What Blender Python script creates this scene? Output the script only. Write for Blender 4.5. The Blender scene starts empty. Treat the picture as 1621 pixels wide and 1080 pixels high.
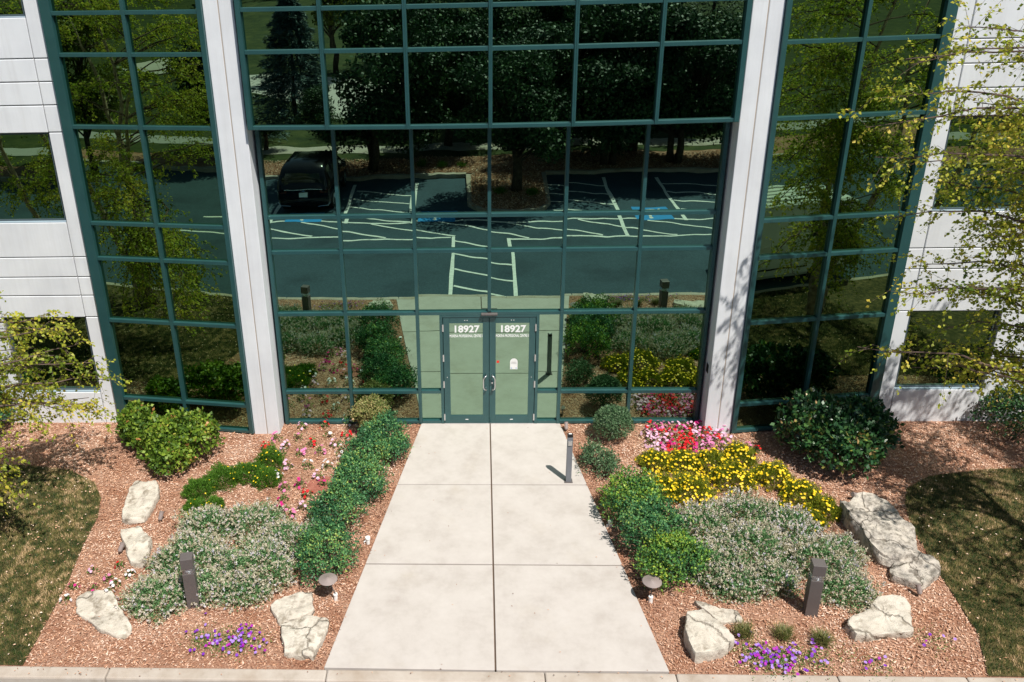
import bpy, math, random
import numpy as np
from mathutils import Vector, noise, Matrix
R_=math.radians
SC=bpy.context.scene; COL=SC.collection
random.seed(7); rng=np.random.default_rng(11)

# ---------------------------------------------------------------- camera, light
cd=bpy.data.cameras.new('camera'); cam=bpy.data.objects.new('camera',cd); COL.objects.link(cam)
cr=Vector((0.99891538,0.03892288,-0.02555544)); cu=Vector((0.00798958,0.39742147,0.91760141)); cf=Vector((-0.04587197,0.91681033,-0.39667944))
cu=(cu-cu.dot(cf)*cf).normalized(); cr=cf.cross(cu).normalized()
mw=Matrix((cr,cu,-cf)).transposed().to_4x4(); mw.translation=Vector((-0.3658,-15.7211,9.6164)); cam.matrix_world=mw
cd.sensor_width=36; cd.sensor_fit='HORIZONTAL'; cd.lens=1383.84/1621*36
cd.shift_x=0.5-681.3/1621; cd.shift_y=(474.4-540)/1621; cd.clip_start=0.1; cd.clip_end=1500
SC.camera=cam
SUN=Vector((0.34,-0.50,1.05)).normalized()
w=bpy.data.worlds.new('World'); SC.world=w; w.use_nodes=True
nt=w.node_tree; nt.nodes.clear()
sk=nt.nodes.new('ShaderNodeTexSky'); sk.sky_type='NISHITA'; sk.sun_disc=False
sk.sun_elevation=math.asin(SUN.z); sk.sun_rotation=math.atan2(SUN.x,SUN.y)
bg=nt.nodes.new('ShaderNodeBackground'); bg.inputs[1].default_value=0.065
wo=nt.nodes.new('ShaderNodeOutputWorld'); nt.links.new(sk.outputs[0],bg.inputs[0]); nt.links.new(bg.outputs[0],wo.inputs[0])
sl=bpy.data.lights.new('sun','SUN'); sl.energy=5.0; sl.angle=R_(0.53); sl.color=(1.0,0.955,0.88)
so=bpy.data.objects.new('sun',sl); COL.objects.link(so); so.rotation_euler=SUN.to_track_quat('Z','Y').to_euler(); so.location=SUN*60
SC.view_settings.view_transform='Standard'; SC.view_settings.look='None'; SC.view_settings.gamma=1; SC.view_settings.use_curve_mapping=False
SC.view_settings.exposure=0.28

# ---------------------------------------------------------------- helpers
class MB:
    def __init__(s): s.v=[]; s.f=[]
    def box(s,x0,x1,y0,y1,z0,z1,F=None):
        P=[(x0,y0,z0),(x1,y0,z0),(x1,y1,z0),(x0,y1,z0),(x0,y0,z1),(x1,y0,z1),(x1,y1,z1),(x0,y1,z1)]
        if F: P=[F(*p) for p in P]
        b=len(s.v); s.v+=P
        s.f+=[tuple(b+i for i in q) for q in [(0,3,2,1),(4,5,6,7),(0,1,5,4),(1,2,6,5),(2,3,7,6),(3,0,4,7)]]
        return s
    def tube(s,pts,rad,n=6,cap=True):
        pts=[Vector(p) for p in pts]; b=len(s.v); up=Vector((.13,.21,.97))
        for i,p in enumerate(pts):
            d=(pts[min(i+1,len(pts)-1)]-pts[max(i-1,0)]).normalized()
            a=d.cross(up); a=a.normalized() if a.length>1e-3 else Vector((1,0,0)); c=d.cross(a)
            r=rad[i] if hasattr(rad,'__len__') else rad
            for k in range(n):
                t=2*math.pi*k/n; s.v.append(tuple(p+a*math.cos(t)*r+c*math.sin(t)*r))
        for i in range(len(pts)-1):
            for k in range(n):
                k2=(k+1)%n; s.f.append((b+i*n+k,b+i*n+k2,b+(i+1)*n+k2,b+(i+1)*n+k))
        if cap:
            s.f.append(tuple(b+k for k in range(n))[::-1]); s.f.append(tuple(b+(len(pts)-1)*n+k for k in range(n)))
        return s
    def cyl(s,x,y,z0,z1,r0,r1=None,n=16):
        return s.tube([(x,y,z0),(x,y,z1)],[r0,r1 if r1 is not None else r0],n)
    def poly(s,pts,z0,z1):
        b=len(s.v); n=len(pts)
        s.v+=[(p[0],p[1],z0) for p in pts]+[(p[0],p[1],z1) for p in pts]
        s.f.append(tuple(range(b+n,b+2*n))); s.f.append(tuple(range(b+n-1,b-1,-1)))
        for k in range(n): k2=(k+1)%n; s.f.append((b+k,b+k2,b+n+k2,b+n+k))
        return s
    def quad(s,*p):
        b=len(s.v); s.v+=[tuple(q) for q in p]; s.f.append(tuple(range(b,b+len(p)))); return s
    def mesh(s,name,mat,smooth=False):
        m=bpy.data.meshes.new(name); m.from_pydata(s.v,[],s.f); m.materials.append(mat); 
        if smooth: m.polygons.foreach_set('use_smooth',[True]*len(m.polygons))
        m.update(); return m
def link(name,mesh,parent=None,loc=None):
    o=bpy.data.objects.new(name,mesh); COL.objects.link(o)
    if parent: o.parent=parent
    if loc: o.location=loc
    return o
def ob(name,mb,mat,parent=None,bevel=0,smooth=False,loc=None):
    o=link(name,mb.mesh(name,mat,smooth),parent,loc)
    if bevel:
        md=o.modifiers.new('bevel','BEVEL'); md.width=bevel; md.segments=2; md.limit_method='ANGLE'; md.angle_limit=R_(40)
    return o
def tag(o,label,cat,group=None):
    o['label']=label; o['category']=cat
    if group: o['group']=group
    return o
def thing(name,label,cat,loc=(0,0,0),rz=0,group=None):
    o=bpy.data.objects.new(name,None); COL.objects.link(o); o.location=loc; o.rotation_euler=(0,0,rz); o.empty_display_size=.2
    return tag(o,label,cat,group)
def struct(o): o['kind']='structure'; return o
def stuff(o): o['kind']='stuff'; return o
def copy_tree(o,parent=None,loc=None):
    c=o.copy(); COL.objects.link(c)
    if parent: c.parent=parent
    for ch in list(o.children): copy_tree(ch,c)
    if loc: c.location=loc
    return c
def npmesh(name,V,F,mat,rnd=None,smooth=False):
    V=np.asarray(V,np.float32); F=np.asarray(F,np.int32); m=bpy.data.meshes.new(name); k=F.shape[1]
    m.vertices.add(len(V)); m.vertices.foreach_set('co',V.ravel())
    m.loops.add(F.size); m.loops.foreach_set('vertex_index',F.ravel())
    m.polygons.add(len(F)); m.polygons.foreach_set('loop_start',np.arange(0,F.size,k,dtype=np.int32))
    try: m.polygons.foreach_set('loop_total',np.full(len(F),k,np.int32))
    except Exception: pass
    if smooth: m.polygons.foreach_set('use_smooth',np.ones(len(F),bool))
    if rnd is not None:
        a=m.attributes.new('rnd','FLOAT','FACE'); a.data.foreach_set('value',np.asarray(rnd,np.float32))
    m.materials.append(mat); m.update(calc_edges=True); m.validate(); return m
def unit(a): return a/np.maximum(np.linalg.norm(a,axis=-1,keepdims=True),1e-9)
def leafquads(P,D,N,L,W,fold=.12):
    D=unit(D); S=unit(np.cross(D,N)); N=np.cross(S,D); L=np.broadcast_to(L,(len(P),))[:,None]; W=np.broadcast_to(W,(len(P),))[:,None]
    a=P; b=P+D*L*.45+S*W*.5+N*W*fold; c=P+D*L; d=P+D*L*.45-S*W*.5+N*W*fold
    V=np.stack([a,b,c,d],1).reshape(-1,3); F=np.arange(len(V)).reshape(-1,4); return V,F
def petals(P,N,r,n=5):
    """open flowers: n petals each a quad around centre P, facing N"""
    N=unit(N); A=unit(np.cross(N,rng.normal(size=N.shape))); B=np.cross(N,A); V=[];r=np.broadcast_to(r,(len(P),))[:,None]
    for k in range(n):
        t=2*math.pi*k/n; d=A*math.cos(t)+B*math.sin(t); s=-A*math.sin(t)+B*math.cos(t)
        V.append(np.stack([P,P+d*r*.7+s*r*.5+N*r*.1,P+d*r+N*r*.05,P+d*r*.7-s*r*.5+N*r*.1],1))
    V=np.stack(V,1).reshape(-1,3); return V,np.arange(len(V)).reshape(-1,4)

# ---------------------------------------------------------------- materials
def newmat(name):
    m=bpy.data.materials.new(name); m.use_nodes=True; t=m.node_tree; t.nodes.clear()
    return m,t
def nd(t,typ,**k):
    n=t.nodes.new(typ)
    for a,b in k.items():
        if a=='inp':
            for i,v in b.items(): n.inputs[i].default_value=v
        else: setattr(n,a,b)
    return n
def c4(c): return (c[0],c[1],c[2],1)
def ramp(t,fac,stops,interp='LINEAR'):
    r=nd(t,'ShaderNodeValToRGB'); r.color_ramp.interpolation=interp; e=r.color_ramp.elements
    e[0].position=stops[0][0]; e[0].color=c4(stops[0][1]); e[1].position=stops[-1][0]; e[1].color=c4(stops[-1][1])
    for p,c in stops[1:-1]: q=e.new(p); q.color=c4(c)
    t.links.new(fac,r.inputs[0]); return r.outputs[0]
def rough_mat(name,stops,scale=3,detail=6,rough=.8,bump=.0,bscale=None,stops2=None,scale2=.5,metal=0,spec=.3,dist=.02,noise_rough=.6):
    m,t=newmat(name); L=t.links.new
    tc=nd(t,'ShaderNodeTexCoord'); geo=nd(t,'ShaderNodeNewGeometry')
    n1=nd(t,'ShaderNodeTexNoise',inp={'Scale':scale,'Detail':detail,'Roughness':noise_rough}); L(geo.outputs['Position'],n1.inputs['Vector'])
    col=ramp(t,n1.outputs['Fac'],stops)
    if stops2:
        n2=nd(t,'ShaderNodeTexNoise',inp={'Scale':scale2,'Detail':4,'Roughness':.6}); L(geo.outputs['Position'],n2.inputs['Vector'])
        c2=ramp(t,n2.outputs['Fac'],stops2); mx=nd(t,'ShaderNodeMix',data_type='RGBA',blend_type='MULTIPLY',inp={0:1.0})
        L(col,mx.inputs[6]); L(c2,mx.inputs[7]); col=mx.outputs[2]
    p=nd(t,'ShaderNodeBsdfPrincipled',inp={'Roughness':rough,'Metallic':metal}); p.inputs['Specular IOR Level'].default_value=spec
    L(col,p.inputs['Base Color'])
    if bump:
        nb=nd(t,'ShaderNodeTexNoise',inp={'Scale':bscale or scale*4,'Detail':6,'Roughness':.65}); L(geo.outputs['Position'],nb.inputs['Vector'])
        b=nd(t,'ShaderNodeBump',inp={'Strength':bump,'Distance':dist}); L(nb.outputs['Fac'],b.inputs['Height']); L(b.outputs[0],p.inputs['Normal'])
    o=nd(t,'ShaderNodeOutputMaterial'); L(p.outputs[0],o.inputs[0]); return m
def flat(name,c,rough=.6,metal=0,spec=.4,var=.06):
    return rough_mat(name,[(0.3,[x*(1-var) for x in c]),(0.7,[min(1,x*(1+var)) for x in c])],scale=4,rough=rough,metal=metal,spec=spec)
def leafmat(name,stops,trans=.25,rough=.5,spec=.35):
    m,t=newmat(name); L=t.links.new
    at=nd(t,'ShaderNodeAttribute',attribute_name='rnd'); col=ramp(t,at.outputs['Fac'],stops)
    p=nd(t,'ShaderNodeBsdfPrincipled',inp={'Roughness':rough}); p.inputs['Specular IOR Level'].default_value=spec; L(col,p.inputs['Base Color'])
    tr=nd(t,'ShaderNodeBsdfTranslucent'); L(col,tr.inputs[0]); mx=nd(t,'ShaderNodeMixShader',inp={0:trans}); L(p.outputs[0],mx.inputs[1]); L(tr.outputs[0],mx.inputs[2])
    o=nd(t,'ShaderNodeOutputMaterial'); L(mx.outputs[0],o.inputs[0]); return m
def glassmat(name,refl,trans,fac=.5,wav=.0017,scale=1.2):
    m,t=newmat(name); L=t.links.new
    geo=nd(t,'ShaderNodeNewGeometry'); oi=nd(t,'ShaderNodeObjectInfo')
    add=nd(t,'ShaderNodeVectorMath',operation='MULTIPLY_ADD'); L(geo.outputs['Position'],add.inputs[0]); add.inputs[1].default_value=(1,1,1)
    cmb=nd(t,'ShaderNodeCombineXYZ'); mm=nd(t,'ShaderNodeMath',operation='MULTIPLY',inp={1:40.0}); L(oi.outputs['Random'],mm.inputs[0]); L(mm.outputs[0],cmb.inputs[1]); L(cmb.outputs[0],add.inputs[2])
    n=nd(t,'ShaderNodeTexNoise',inp={'Scale':scale,'Detail':1.5}); L(add.outputs[0],n.inputs['Vector'])
    b=nd(t,'ShaderNodeBump',inp={'Strength':1.0,'Distance':wav}); L(n.outputs['Fac'],b.inputs['Height'])
    g=nd(t,'ShaderNodeBsdfAnisotropic',inp={'Color':c4(refl),'Roughness':0.0}); L(b.outputs[0],g.inputs['Normal'])
    tr=nd(t,'ShaderNodeBsdfTransparent',inp={0:c4(trans)}); mx=nd(t,'ShaderNodeMixShader',inp={0:fac}); L(tr.outputs[0],mx.inputs[1]); L(g.outputs[0],mx.inputs[2])
    o=nd(t,'ShaderNodeOutputMaterial'); L(mx.outputs[0],o.inputs[0]); return m
M={}
M['concrete']=rough_mat('concrete_wall',[(.25,(.68,.70,.73)),(.75,(.77,.79,.82))],scale=1.2,rough=.85,bump=.25,bscale=60,dist=.004,stops2=[(.3,(.92,.92,.93)),(.6,(1,1,1))],scale2=.9)
def streaky(m):   # weathering runs down the precast
    t=m.node_tree;L=t.links.new
    p=[n for n in t.nodes if n.type=='BSDF_PRINCIPLED'][0]; src=p.inputs['Base Color'].links[0].from_socket
    geo=nd(t,'ShaderNodeNewGeometry'); mp=nd(t,'ShaderNodeMapping'); mp.inputs['Scale'].default_value=(7,7,.35); L(geo.outputs['Position'],mp.inputs[0])
    n=nd(t,'ShaderNodeTexNoise',inp={'Scale':1.0,'Detail':5,'Roughness':.7}); L(mp.outputs[0],n.inputs['Vector'])
    c=ramp(t,n.outputs['Fac'],[(.30,(.93,.925,.92)),(.55,(1,1,1))]); mx=nd(t,'ShaderNodeMix',data_type='RGBA',blend_type='MULTIPLY',inp={0:1.0}); L(src,mx.inputs[6]); L(c,mx.inputs[7]); L(mx.outputs[2],p.inputs['Base Color'])
streaky(M['concrete'])
def cracked(m,sc):
    t=m.node_tree;L=t.links.new; p=[n for n in t.nodes if n.type=='BSDF_PRINCIPLED'][0]; src=p.inputs['Base Color'].links[0].from_socket
    geo=nd(t,'ShaderNodeNewGeometry'); n=nd(t,'ShaderNodeTexNoise',inp={'Scale':4.0,'Detail':5}); L(geo.outputs['Position'],n.inputs['Vector'])
    ad=nd(t,'ShaderNodeVectorMath',operation='MULTIPLY_ADD'); L(n.outputs['Color'],ad.inputs[0]); ad.inputs[1].default_value=(.35,.35,.35); L(geo.outputs['Position'],ad.inputs[2])
    v=nd(t,'ShaderNodeTexVoronoi',feature='DISTANCE_TO_EDGE',inp={'Scale':sc}); L(ad.outputs[0],v.inputs['Vector'])
    c=ramp(t,v.outputs['Distance'],[(0,(.30,.26,.22)),(.022,(1,1,1))]); mx=nd(t,'ShaderNodeMix',data_type='RGBA',blend_type='MULTIPLY',inp={0:.75}); L(src,mx.inputs[6]); L(c,mx.inputs[7]); L(mx.outputs[2],p.inputs['Base Color'])
    b0=p.inputs['Normal'].links[0].from_node; b=nd(t,'ShaderNodeBump',inp={'Strength':.8,'Distance':.03}); L(c,b.inputs['Height']); L(b0.outputs[0],b.inputs['Normal']); L(b.outputs[0],p.inputs['Normal'])
M['backing']=flat('joint_backing',(.34,.33,.32),.9)
M['joint']=flat('dark_joint_filler',(.10,.065,.045),.9)
M['sealant']=flat('joint_sealant',(.42,.36,.31),.8)
M['frame']=rough_mat('green_aluminium',[(.3,(.022,.082,.086)),(.7,(.030,.103,.107))],scale=3,rough=.30,spec=.8,metal=.25)
M['soffit']=flat('soffit_metal',(.09,.16,.16),.6)
M['glass']=glassmat('tinted_glass',(.42,.63,.47),(.08,.10,.07),.66)
M['glass_olive']=glassmat('tinted_glass_bay',(.29,.46,.28),(.10,.11,.06),.64)
M['slab']=rough_mat('walk_concrete',[(.25,(.38,.335,.305)),(.42,(.445,.405,.375)),(.5,(.475,.435,.405)),(.75,(.53,.49,.46))],scale=1.6,detail=15,rough=.9,bump=.5,bscale=120,dist=.004,stops2=[(.24,(.88,.85,.79)),(.33,(.97,.96,.94)),(.42,(1,1,1))],scale2=.9,noise_rough=.72)
M['kerb']=rough_mat('kerb_concrete',[(.25,(.30,.25,.20)),(.45,(.42,.365,.315)),(.75,(.50,.45,.40))],scale=2.2,detail=9,rough=.9,bump=.35,bscale=70,dist=.005,stops2=[(.3,(.80,.74,.68)),(.55,(1,1,1))],scale2=1.2,noise_rough=.7)
M['asphalt']=rough_mat('asphalt',[(.25,(.028,.052,.076)),(.55,(.042,.080,.108)),(.8,(.066,.108,.142))],scale=18,detail=8,rough=.9,bump=.5,bscale=90,dist=.006,stops2=[(.32,(.66,.66,.68)),(.46,(.9,.9,.9)),(.56,(1.0,1,1))],scale2=.55)
M['paint']=rough_mat('road_paint',[(.3,(.62,.64,.62)),(.6,(.80,.81,.79))],scale=9,rough=.8,stops2=[(.28,(.55,.55,.55)),(.42,(1,1,1))],scale2=6)
M['blue']=flat('blue_paint',(.02,.26,.62),.8)
M['mulchbase']=rough_mat('mulch_ground',[(.32,(.09,.04,.025)),(.47,(.37,.20,.13)),(.62,(.57,.36,.26)),(.78,(.72,.52,.42))],scale=34,detail=8,rough=.95,bump=1.0,bscale=45,dist=.03,stops2=[(.35,(.72,.58,.50)),(.6,(1,1,1))],scale2=2.3,noise_rough=.8)
M['chip']=leafmat('mulch_chip',[(0,(.10,.045,.03)),(.22,(.34,.155,.095)),(.48,(.57,.32,.20)),(.75,(.71,.48,.355)),(1,(.85,.69,.57))],trans=0,rough=.9,spec=.1)
M['lawnbase']=rough_mat('lawn_ground',[(.3,(.03,.035,.010)),(.5,(.09,.075,.028)),(.7,(.22,.15,.07))],scale=9,detail=8,rough=.95,bump=.8,bscale=60,dist=.02,stops2=[(.35,(.6,.65,.5)),(.6,(1,1,1))],scale2=1.1)
M['blade']=leafmat('grass_blade',[(0,(.016,.045,.008)),(.40,(.06,.10,.02)),(.66,(.26,.22,.07)),(1,(.62,.44,.25))],trans=.2)
M['meadow']=rough_mat('meadow',[(.3,(.018,.034,.008)),(.55,(.05,.066,.015)),(.8,(.11,.105,.035))],scale=.9,detail=9,rough=.95,bump=.6,bscale=5,dist=.2,stops2=[(.35,(.6,.7,.5)),(.6,(1,1,1))],scale2=.12)
M['rock']=rough_mat('limestone',[(.3,(.30,.26,.22)),(.42,(.50,.45,.38)),(.7,(.64,.59,.51))],scale=3.2,detail=10,rough=.9,bump=.8,bscale=14,dist=.03,stops2=[(.33,(.55,.52,.48)),(.47,(1,1,1))],scale2=6,noise_rough=.72)
M['rockgrey']=rough_mat('weathered_limestone',[(.32,(.20,.185,.165)),(.48,(.48,.435,.38)),(.72,(.64,.58,.49))],scale=5,detail=10,rough=.92,bump=1.0,bscale=14,dist=.04,stops2=[(.36,(.45,.44,.43)),(.52,(1,1,1))],scale2=9,noise_rough=.78)
cracked(M['rock'],.85); cracked(M['rockgrey'],1.25)
M['bronze']=flat('bronze_paint',(.115,.10,.098),.45,spec=.5)
M['postgrey']=flat('grey_post_paint',(.17,.18,.20),.4)
M['steel']=flat('brushed_steel',(.62,.63,.64),.3,.9)
M['white']=flat('white_plastic',(.80,.80,.78),.5)
M['black']=flat('black_plastic',(.012,.012,.013),.4)
M['red']=flat('red_sticker',(.75,.03,.02),.5)
M['reflector']=flat('lamp_reflector',(.72,.76,.80),.25,.3)
M['lens']=flat('clear_lens',(.62,.70,.76),.08,.6)
M['letter']=flat('white_vinyl',(.85,.86,.85),.6,var=0)
M['bark']=rough_mat('bark',[(.3,(.035,.025,.018)),(.6,(.10,.075,.055)),(.8,(.17,.14,.11))],scale=9,rough=.95,bump=.8,bscale=20,dist=.03)
M['birchbark']=rough_mat('birch_bark',[(.3,(.14,.09,.06)),(.55,(.36,.27,.20)),(.8,(.52,.44,.36))],scale=8,rough=.9,bump=.6,bscale=18,dist=.02)
M['twig']=rough_mat('twig_bark',[(.3,(.07,.045,.035)),(.7,(.17,.12,.10))],scale=12,rough=.9)
M['birch']=leafmat('birch_leaf',[(0,(.12,.20,.02)),(.35,(.32,.38,.035)),(.7,(.56,.56,.07)),(1,(.75,.58,.09))],trans=.5)
M['maple']=leafmat('tree_leaf',[(0,(.008,.028,.008)),(.5,(.022,.062,.018)),(.85,(.06,.13,.04)),(1,(.16,.25,.09))],trans=.12)
M['yellowleaf']=leafmat('yellowing_leaf',[(0,(.05,.08,.012)),(.5,(.13,.16,.02)),(1,(.28,.27,.04))],trans=.3)
M['spruce']=leafmat('blue_spruce_needle',[(0,(.035,.07,.065)),(.6,(.07,.125,.12)),(1,(.13,.20,.18))],trans=.05)
M['conifer']=leafmat('dark_needle',[(0,(.012,.028,.012)),(.6,(.025,.055,.02)),(1,(.05,.09,.035))],trans=.05)
M['boxleaf']=leafmat('hedge_leaf',[(0,(.016,.07,.03)),(.45,(.055,.18,.07)),(.8,(.16,.34,.10)),(1,(.42,.52,.12))],trans=.15)
M['boxyellow']=leafmat('hedge_leaf_yellow',[(0,(.02,.08,.03)),(.35,(.07,.20,.05)),(.7,(.24,.40,.05)),(1,(.50,.56,.07))],trans=.15)
M['burn']=leafmat('yellow_green_leaf',[(0,(.04,.09,.012)),(.4,(.11,.20,.02)),(.8,(.26,.36,.04)),(.95,(.42,.42,.07)),(1,(.55,.26,.10))],trans=.25)
M['darkleaf']=leafmat('dark_glossy_leaf',[(0,(.012,.045,.018)),(.5,(.03,.10,.03)),(.84,(.09,.19,.05)),(.93,(.30,.34,.06)),(1,(.55,.36,.16))],trans=.15,rough=.35,spec=.5)
M['tanleaf']=leafmat('tan_leaf',[(0,(.12,.17,.04)),(.4,(.30,.29,.10)),(.75,(.48,.36,.17)),(1,(.58,.33,.20))],trans=.2)
M['juniper']=leafmat('grey_green_needle',[(0,(.045,.10,.045)),(.5,(.10,.19,.085)),(1,(.24,.32,.17))],trans=.1)
M['fern']=leafmat('fine_green_leaf',[(0,(.03,.09,.010)),(.5,(.08,.20,.02)),(1,(.18,.34,.04))],trans=.25)
M['fernyellow']=leafmat('fine_yellow_green_leaf',[(0,(.06,.11,.012)),(.5,(.20,.26,.02)),(1,(.46,.42,.04))],trans=.25)
M['mint']=leafmat('grey_mint_leaf',[(0,(.04,.13,.04)),(.5,(.13,.29,.11)),(1,(.34,.48,.22))],trans=.2)
M['spike']=leafmat('lavender_spike',[(0,(.30,.28,.15)),(.4,(.50,.46,.33)),(.8,(.70,.63,.51)),(.93,(.46,.44,.60)),(1,(.74,.70,.66))],trans=.15,rough=.8)
M['yellowfl']=leafmat('yellow_petal',[(0,(.86,.52,.01)),(1,(.93,.74,.03))],trans=.2)
M['plantleaf']=leafmat('bedding_leaf',[(0,(.03,.09,.015)),(1,(.12,.25,.04))],trans=.2)
for nme,c in dict(red=(.70,.012,.02),pink=(.75,.22,.45),white=(.85,.78,.80),magenta=(.62,.02,.22),lilac=(.80,.50,.66),purple=(.22,.03,.48),violet=(.42,.25,.72),plum=(.42,.02,.42)).items():
    M['fl_'+nme]=leafmat(nme+'_petal',[(0,[x*.8 for x in c]),(1,[min(.9,x*1.12) for x in c])],trans=.2,rough=.6)
M['straw']=leafmat('sedge_blade',[(0,(.06,.09,.02)),(.5,(.14,.16,.04)),(1,(.30,.24,.10))],trans=.2)
M['carblack']=flat('black_car_paint',(.006,.006,.007),.12,spec=.6,var=0)
M['carwhite']=flat('white_car_paint',(.74,.75,.74),.3,spec=.5,var=0)
M['carsilver']=flat('silver_car_paint',(.22,.23,.24),.3,.3,spec=.5,var=0)
M['carglass']=flat('car_glass',(.02,.025,.03),.06,spec=.8,var=0)
M['tyre']=flat('tyre_rubber',(.02,.02,.02),.85)
M['chrome']=flat('chrome',(.75,.76,.77),.15,1)
M['carpet']=rough_mat('lobby_tile',[(.3,(.28,.25,.20)),(.7,(.36,.33,.27))],scale=3,rough=.5)
M['plaster']=flat('interior_plaster',(.42,.40,.32),.9)
M['blind']=flat('window_blind',(.50,.47,.33),.8)
M['wood']=flat('pale_wood',(.42,.34,.16),.6)
M['drain']=rough_mat('red_cover',[(.3,(.24,.075,.05)),(.7,(.38,.15,.11))],scale=14,rough=.85,bump=.4,bscale=60)

# ---------------------------------------------------------------- ground, road, kerb
def sheet(name,pts,z,mat,parent=None):
    m=MB(); m.quad(*[(p[0],p[1],z) for p in pts]); return ob(name,m,mat,parent)
g=MB(); g.box(-400,400,-60,400,-.6,-.20); struct(ob('ground',g,M['meadow']))
hg=[];hf=[];nx=60;ny=30
for j in range(ny+1):
    for i in range(nx+1):
        x=-260+520*i/nx; y=-60-340*(j/ny)**1.3; d=-60-y
        hg.append((x,y,-.20+d*.028+(noise.noise(Vector((x*.03,y*.03,0)))*1.2*min(1,d/30) if d>0 else 0)))
for j in range(ny):
    for i in range(nx): a=j*(nx+1)+i; hf.append((a,a+nx+1,a+nx+2,a+1))
hm=bpy.data.meshes.new('hillside'); hm.from_pydata(hg,[],hf); hm.materials.append(M['meadow']); struct(link('hillside',hm))
struct(sheet('asphalt_road',[(-60,-19.62),(60,-19.62),(60,-6.78),(-60,-6.78)],-.13,M['asphalt']))
# walk: six slabs and base
def wl(y): return (-1.40+( -y)*(-1.07/6.58), 1.455+(-y)*(.885/6.56))
sub=MB(); sub.quad((wl(-.0)[0]+.02,-.02,.0),(wl(-6.55)[0]+.02,-6.55,.0),(wl(-6.55)[1]-.02,-6.55,.0),(wl(0)[1]-.02,-.02,.0))
walk=struct(ob('walkway',sub,M['joint']))
rows=[(-.04,-2.185),(-2.205,-4.375),(-4.40,-6.555)]
ymid=lambda y:.02-.012*(-y)
for a,b in rows:
    for side in (0,1):
        m=MB(); g_=.012
        if side==0: P=[(wl(a)[0],a),(wl(b)[0],b),(ymid(b)-g_,b-.012*(b<-6)),(ymid(a)-g_,a)]
        else: P=[(ymid(a)+g_,a),(ymid(b)+g_,b-.012*(b<-6)),(wl(b)[1],b),(wl(a)[1],a)]
        m.poly(P,-.10,.022+random.uniform(-.003,.003)); ob('slab',m,M['slab'],walk,bevel=.006)
thr=MB(); thr.box(-.98,.98,-.045,.0,0.0,.035); 
# kerb stones
kx=[-14,-11.0,-8.4,-5.53,-2.42,.62,2.42,4.6,6.32,9.3,12.3,15.3]
kb=MB(); kb.box(-40,40,-6.76,-6.62,-.5,-.14); kerb=struct(ob('kerb',kb,M['kerb']))
for a,b in zip(kx[:-1],kx[1:]):
    m=MB(); yb=-6.575
    m.v=[(a+.004,-6.83,-.30),(b-.004,-6.83,-.30),(b-.004,yb,-.30),(a+.004,yb,-.30),(a+.004,-6.775,.005),(b-.004,-6.775,.005),(b-.004,yb,.012),(a+.004,yb,.012)]
    m.f=[(0,3,2,1),(4,5,6,7),(0,1,5,4),(1,2,6,5),(2,3,7,6),(3,0,4,7)]
    ob('kerb_stone',m,M['kerb'],kerb,bevel=.025)
# beds
def grid_sheet(name,x0,x1,fy0,y1,mat,nx,ny,amp=.012,xe=None):
    V=[];F=[]
    for j in range(ny+1):
        for i in range(nx+1):
            y=fy0+(y1-fy0)*j/ny; a,b=(x0,x1) if xe is None else xe(y); x=a+(b-a)*i/nx
            V.append((x,y,-.002+amp*noise.noise(Vector((x*1.7,y*1.7,3)))))
    for j in range(ny):
        for i in range(nx): a=j*(nx+1)+i; F.append((a,a+1,a+nx+2,a+nx+1))
    me=bpy.data.meshes.new(name); me.from_pydata(V,[],F); me.materials.append(mat); return struct(link(name,me))
grid_sheet('mulch_bed',0,0,-6.59,.06,M['mulchbase'],80,50,xe=lambda y:(-16,wl(y)[0]+.004))
grid_sheet('mulch_bed',0,0,-6.59,.06,M['mulchbase'],80,50,xe=lambda y:(wl(y)[1]-.004,16))
GL=[(-16,-1.3),(-10.4,-1.45),(-9.07,-1.58),(-8.18,-1.73),(-7.52,-2.14),(-7.2,-2.63),(-7.04,-3.19),(-7.0,-3.9),(-6.87,-4.88),(-6.83,-5.7),(-6.80,-6.57),(-16,-6.57)]
GR=[(16,-1.5),(10.4,-1.62),(9.16,-1.68),(8.04,-1.9),(7.46,-2.29),(7.22,-2.76),(7.04,-3.45),(7.01,-3.86),(6.96,-4.45),(6.93,-5.16),(6.88,-5.82),(6.62,-6.57),(16,-6.57)]
def inpoly(P,poly):
    x,y=P[:,0],P[:,1]; r=np.zeros(len(P),bool); n=len(poly)
    for i in range(n):
        x1,y1=poly[i]; x2,y2=poly[(i+1)%n]
        c=((y1>y)!=(y2>y))&(x<(x2-x1)*(y-y1)/((y2-y1) if y2!=y1 else 1e-9)+x1); r^=c
    return r
for poly,nm in ((GL,'lawn'),(GR,'lawn')): struct(sheet(nm,poly,.016,M['lawnbase']))
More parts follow.
